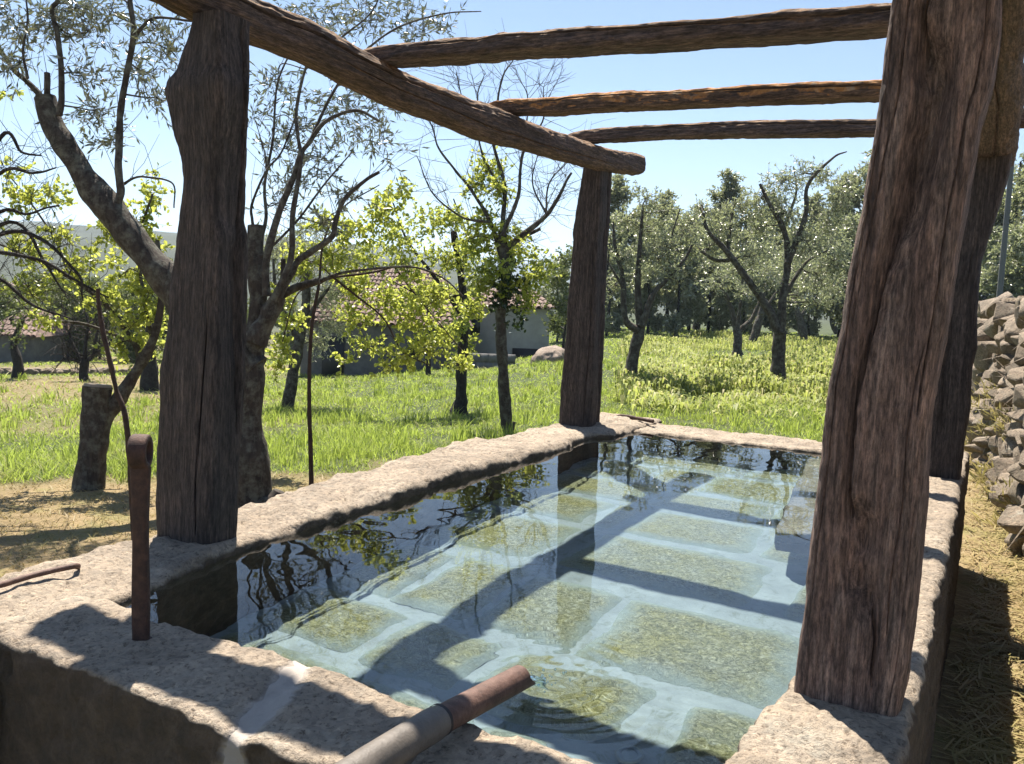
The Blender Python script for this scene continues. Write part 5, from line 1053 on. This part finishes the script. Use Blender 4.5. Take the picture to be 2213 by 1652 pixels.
# bracken on the right of the meadow
x, y, r = scatter(21000, 13.0, 46, 2, 22); az = np.degrees(np.arctan2(-x, y)); k = (fbm(np.stack([x * .28, y * .28, 0 * x], 1), 3, 95) > rng.normal(-0.1, 0.3, len(x)) + 0.02 * (az - 10)) & off_wall(x, y); x, y = x[k], y[k]; m_ = 8
xx = np.repeat(x, m_); yy = np.repeat(y, m_); n = len(xx); a = rng.uniform(0, 6.28, n); d = np.stack([np.cos(a), np.sin(a), 0 * a], 1); L = rng.uniform(.08, .24, n)[:, None]; S = np.stack([-np.sin(a), np.cos(a), 0 * a], 1) * rng.uniform(.010, .028, n)[:, None]
P0 = np.stack([xx, yy, ground_z(xx, yy)], 1) + rng.normal(size=(n, 3)) * [.08, .08, .03]; U = np.array([0, 0, 1.0]); hh = (rng.uniform(.05, .30, n) * (0.6 + 0.7 * sstep(-.4, .6, fbm(np.stack([xx * .9, yy * .9, 0 * xx], 1), 2, 97))))[:, None]
V = np.stack([P0, P0 + d * L * .5 + U * hh + S, P0 + d * L + U * hh * .85, P0 + d * L * .5 + U * hh - S], 1).reshape(-1, 3)
obj('bracken', V, (np.arange(n) * 4)[:, None] + [0, 1, 2, 3], M_FERN, None, False, 'stuff')

# ------------------------------------------------------------------ bring every base colour down to real-world reflectance
for m in bpy.data.materials:
    if m.name == 'clear_water' or not m.use_nodes: continue
    k = 0.57
    if m.name.startswith(('weathered', 'lichened_beam')): k = 0.62
    if m.name in ('young_leaf',): k = 0.92
    elif m.name.endswith('_leaf') or m.name in ('golden_blossom', 'bracken', 'meadow_grass'): k = 0.80
    if m.name == 'granite_rim': k = 0.70
    if m.name == 'algae_slab': k = 0.70
    if m.name in ('lichened_bark', 'field_stone'): k = 0.70
    if m.name == 'weathered_post_red': k = 0.72
    if m.name == 'pale_mortar': k = 0.50
    if m.name in ('eucalyptus_leaf', 'evergreen_leaf', 'olive_leaf'): k = 1.0
    if m.name == 'weathered_post': k = 0.46
    nt = m.node_tree
    for nd in list(nt.nodes):
        sock = nd.inputs['Base Color'] if nd.type == 'BSDF_PRINCIPLED' else nd.inputs['Color'] if nd.type == 'BSDF_TRANSLUCENT' else None
        if sock is None: continue
        if sock.links: nt.links.new(mix(nt, 1.0, sock.links[0].from_socket, (k, k, k), 'MULTIPLY'), sock)
        else: sock.default_value = tuple(c * k for c in sock.default_value[:3]) + (1,)

# ------------------------------------------------------------------ haze in the far air
sp = Soup(); box(sp, (-3900, -3900, -40), (3900, 3900, 270)); hz = sp.obj('haze', None); hz['kind'] = 'stuff'
m = bpy.data.materials.new('air'); m.use_nodes = True; nt = m.node_tree; nt.nodes.clear(); out = nt.nodes.new('ShaderNodeOutputMaterial'); pv = nt.nodes.new('ShaderNodeVolumePrincipled')
pv.inputs['Color'].default_value = (0.60, 0.76, 1.0, 1); pv.inputs['Density'].default_value = 0.00024; pv.inputs['Anisotropy'].default_value = 0.2
nt.links.new(pv.outputs[0], out.inputs['Volume']); hz.data.materials.append(m)
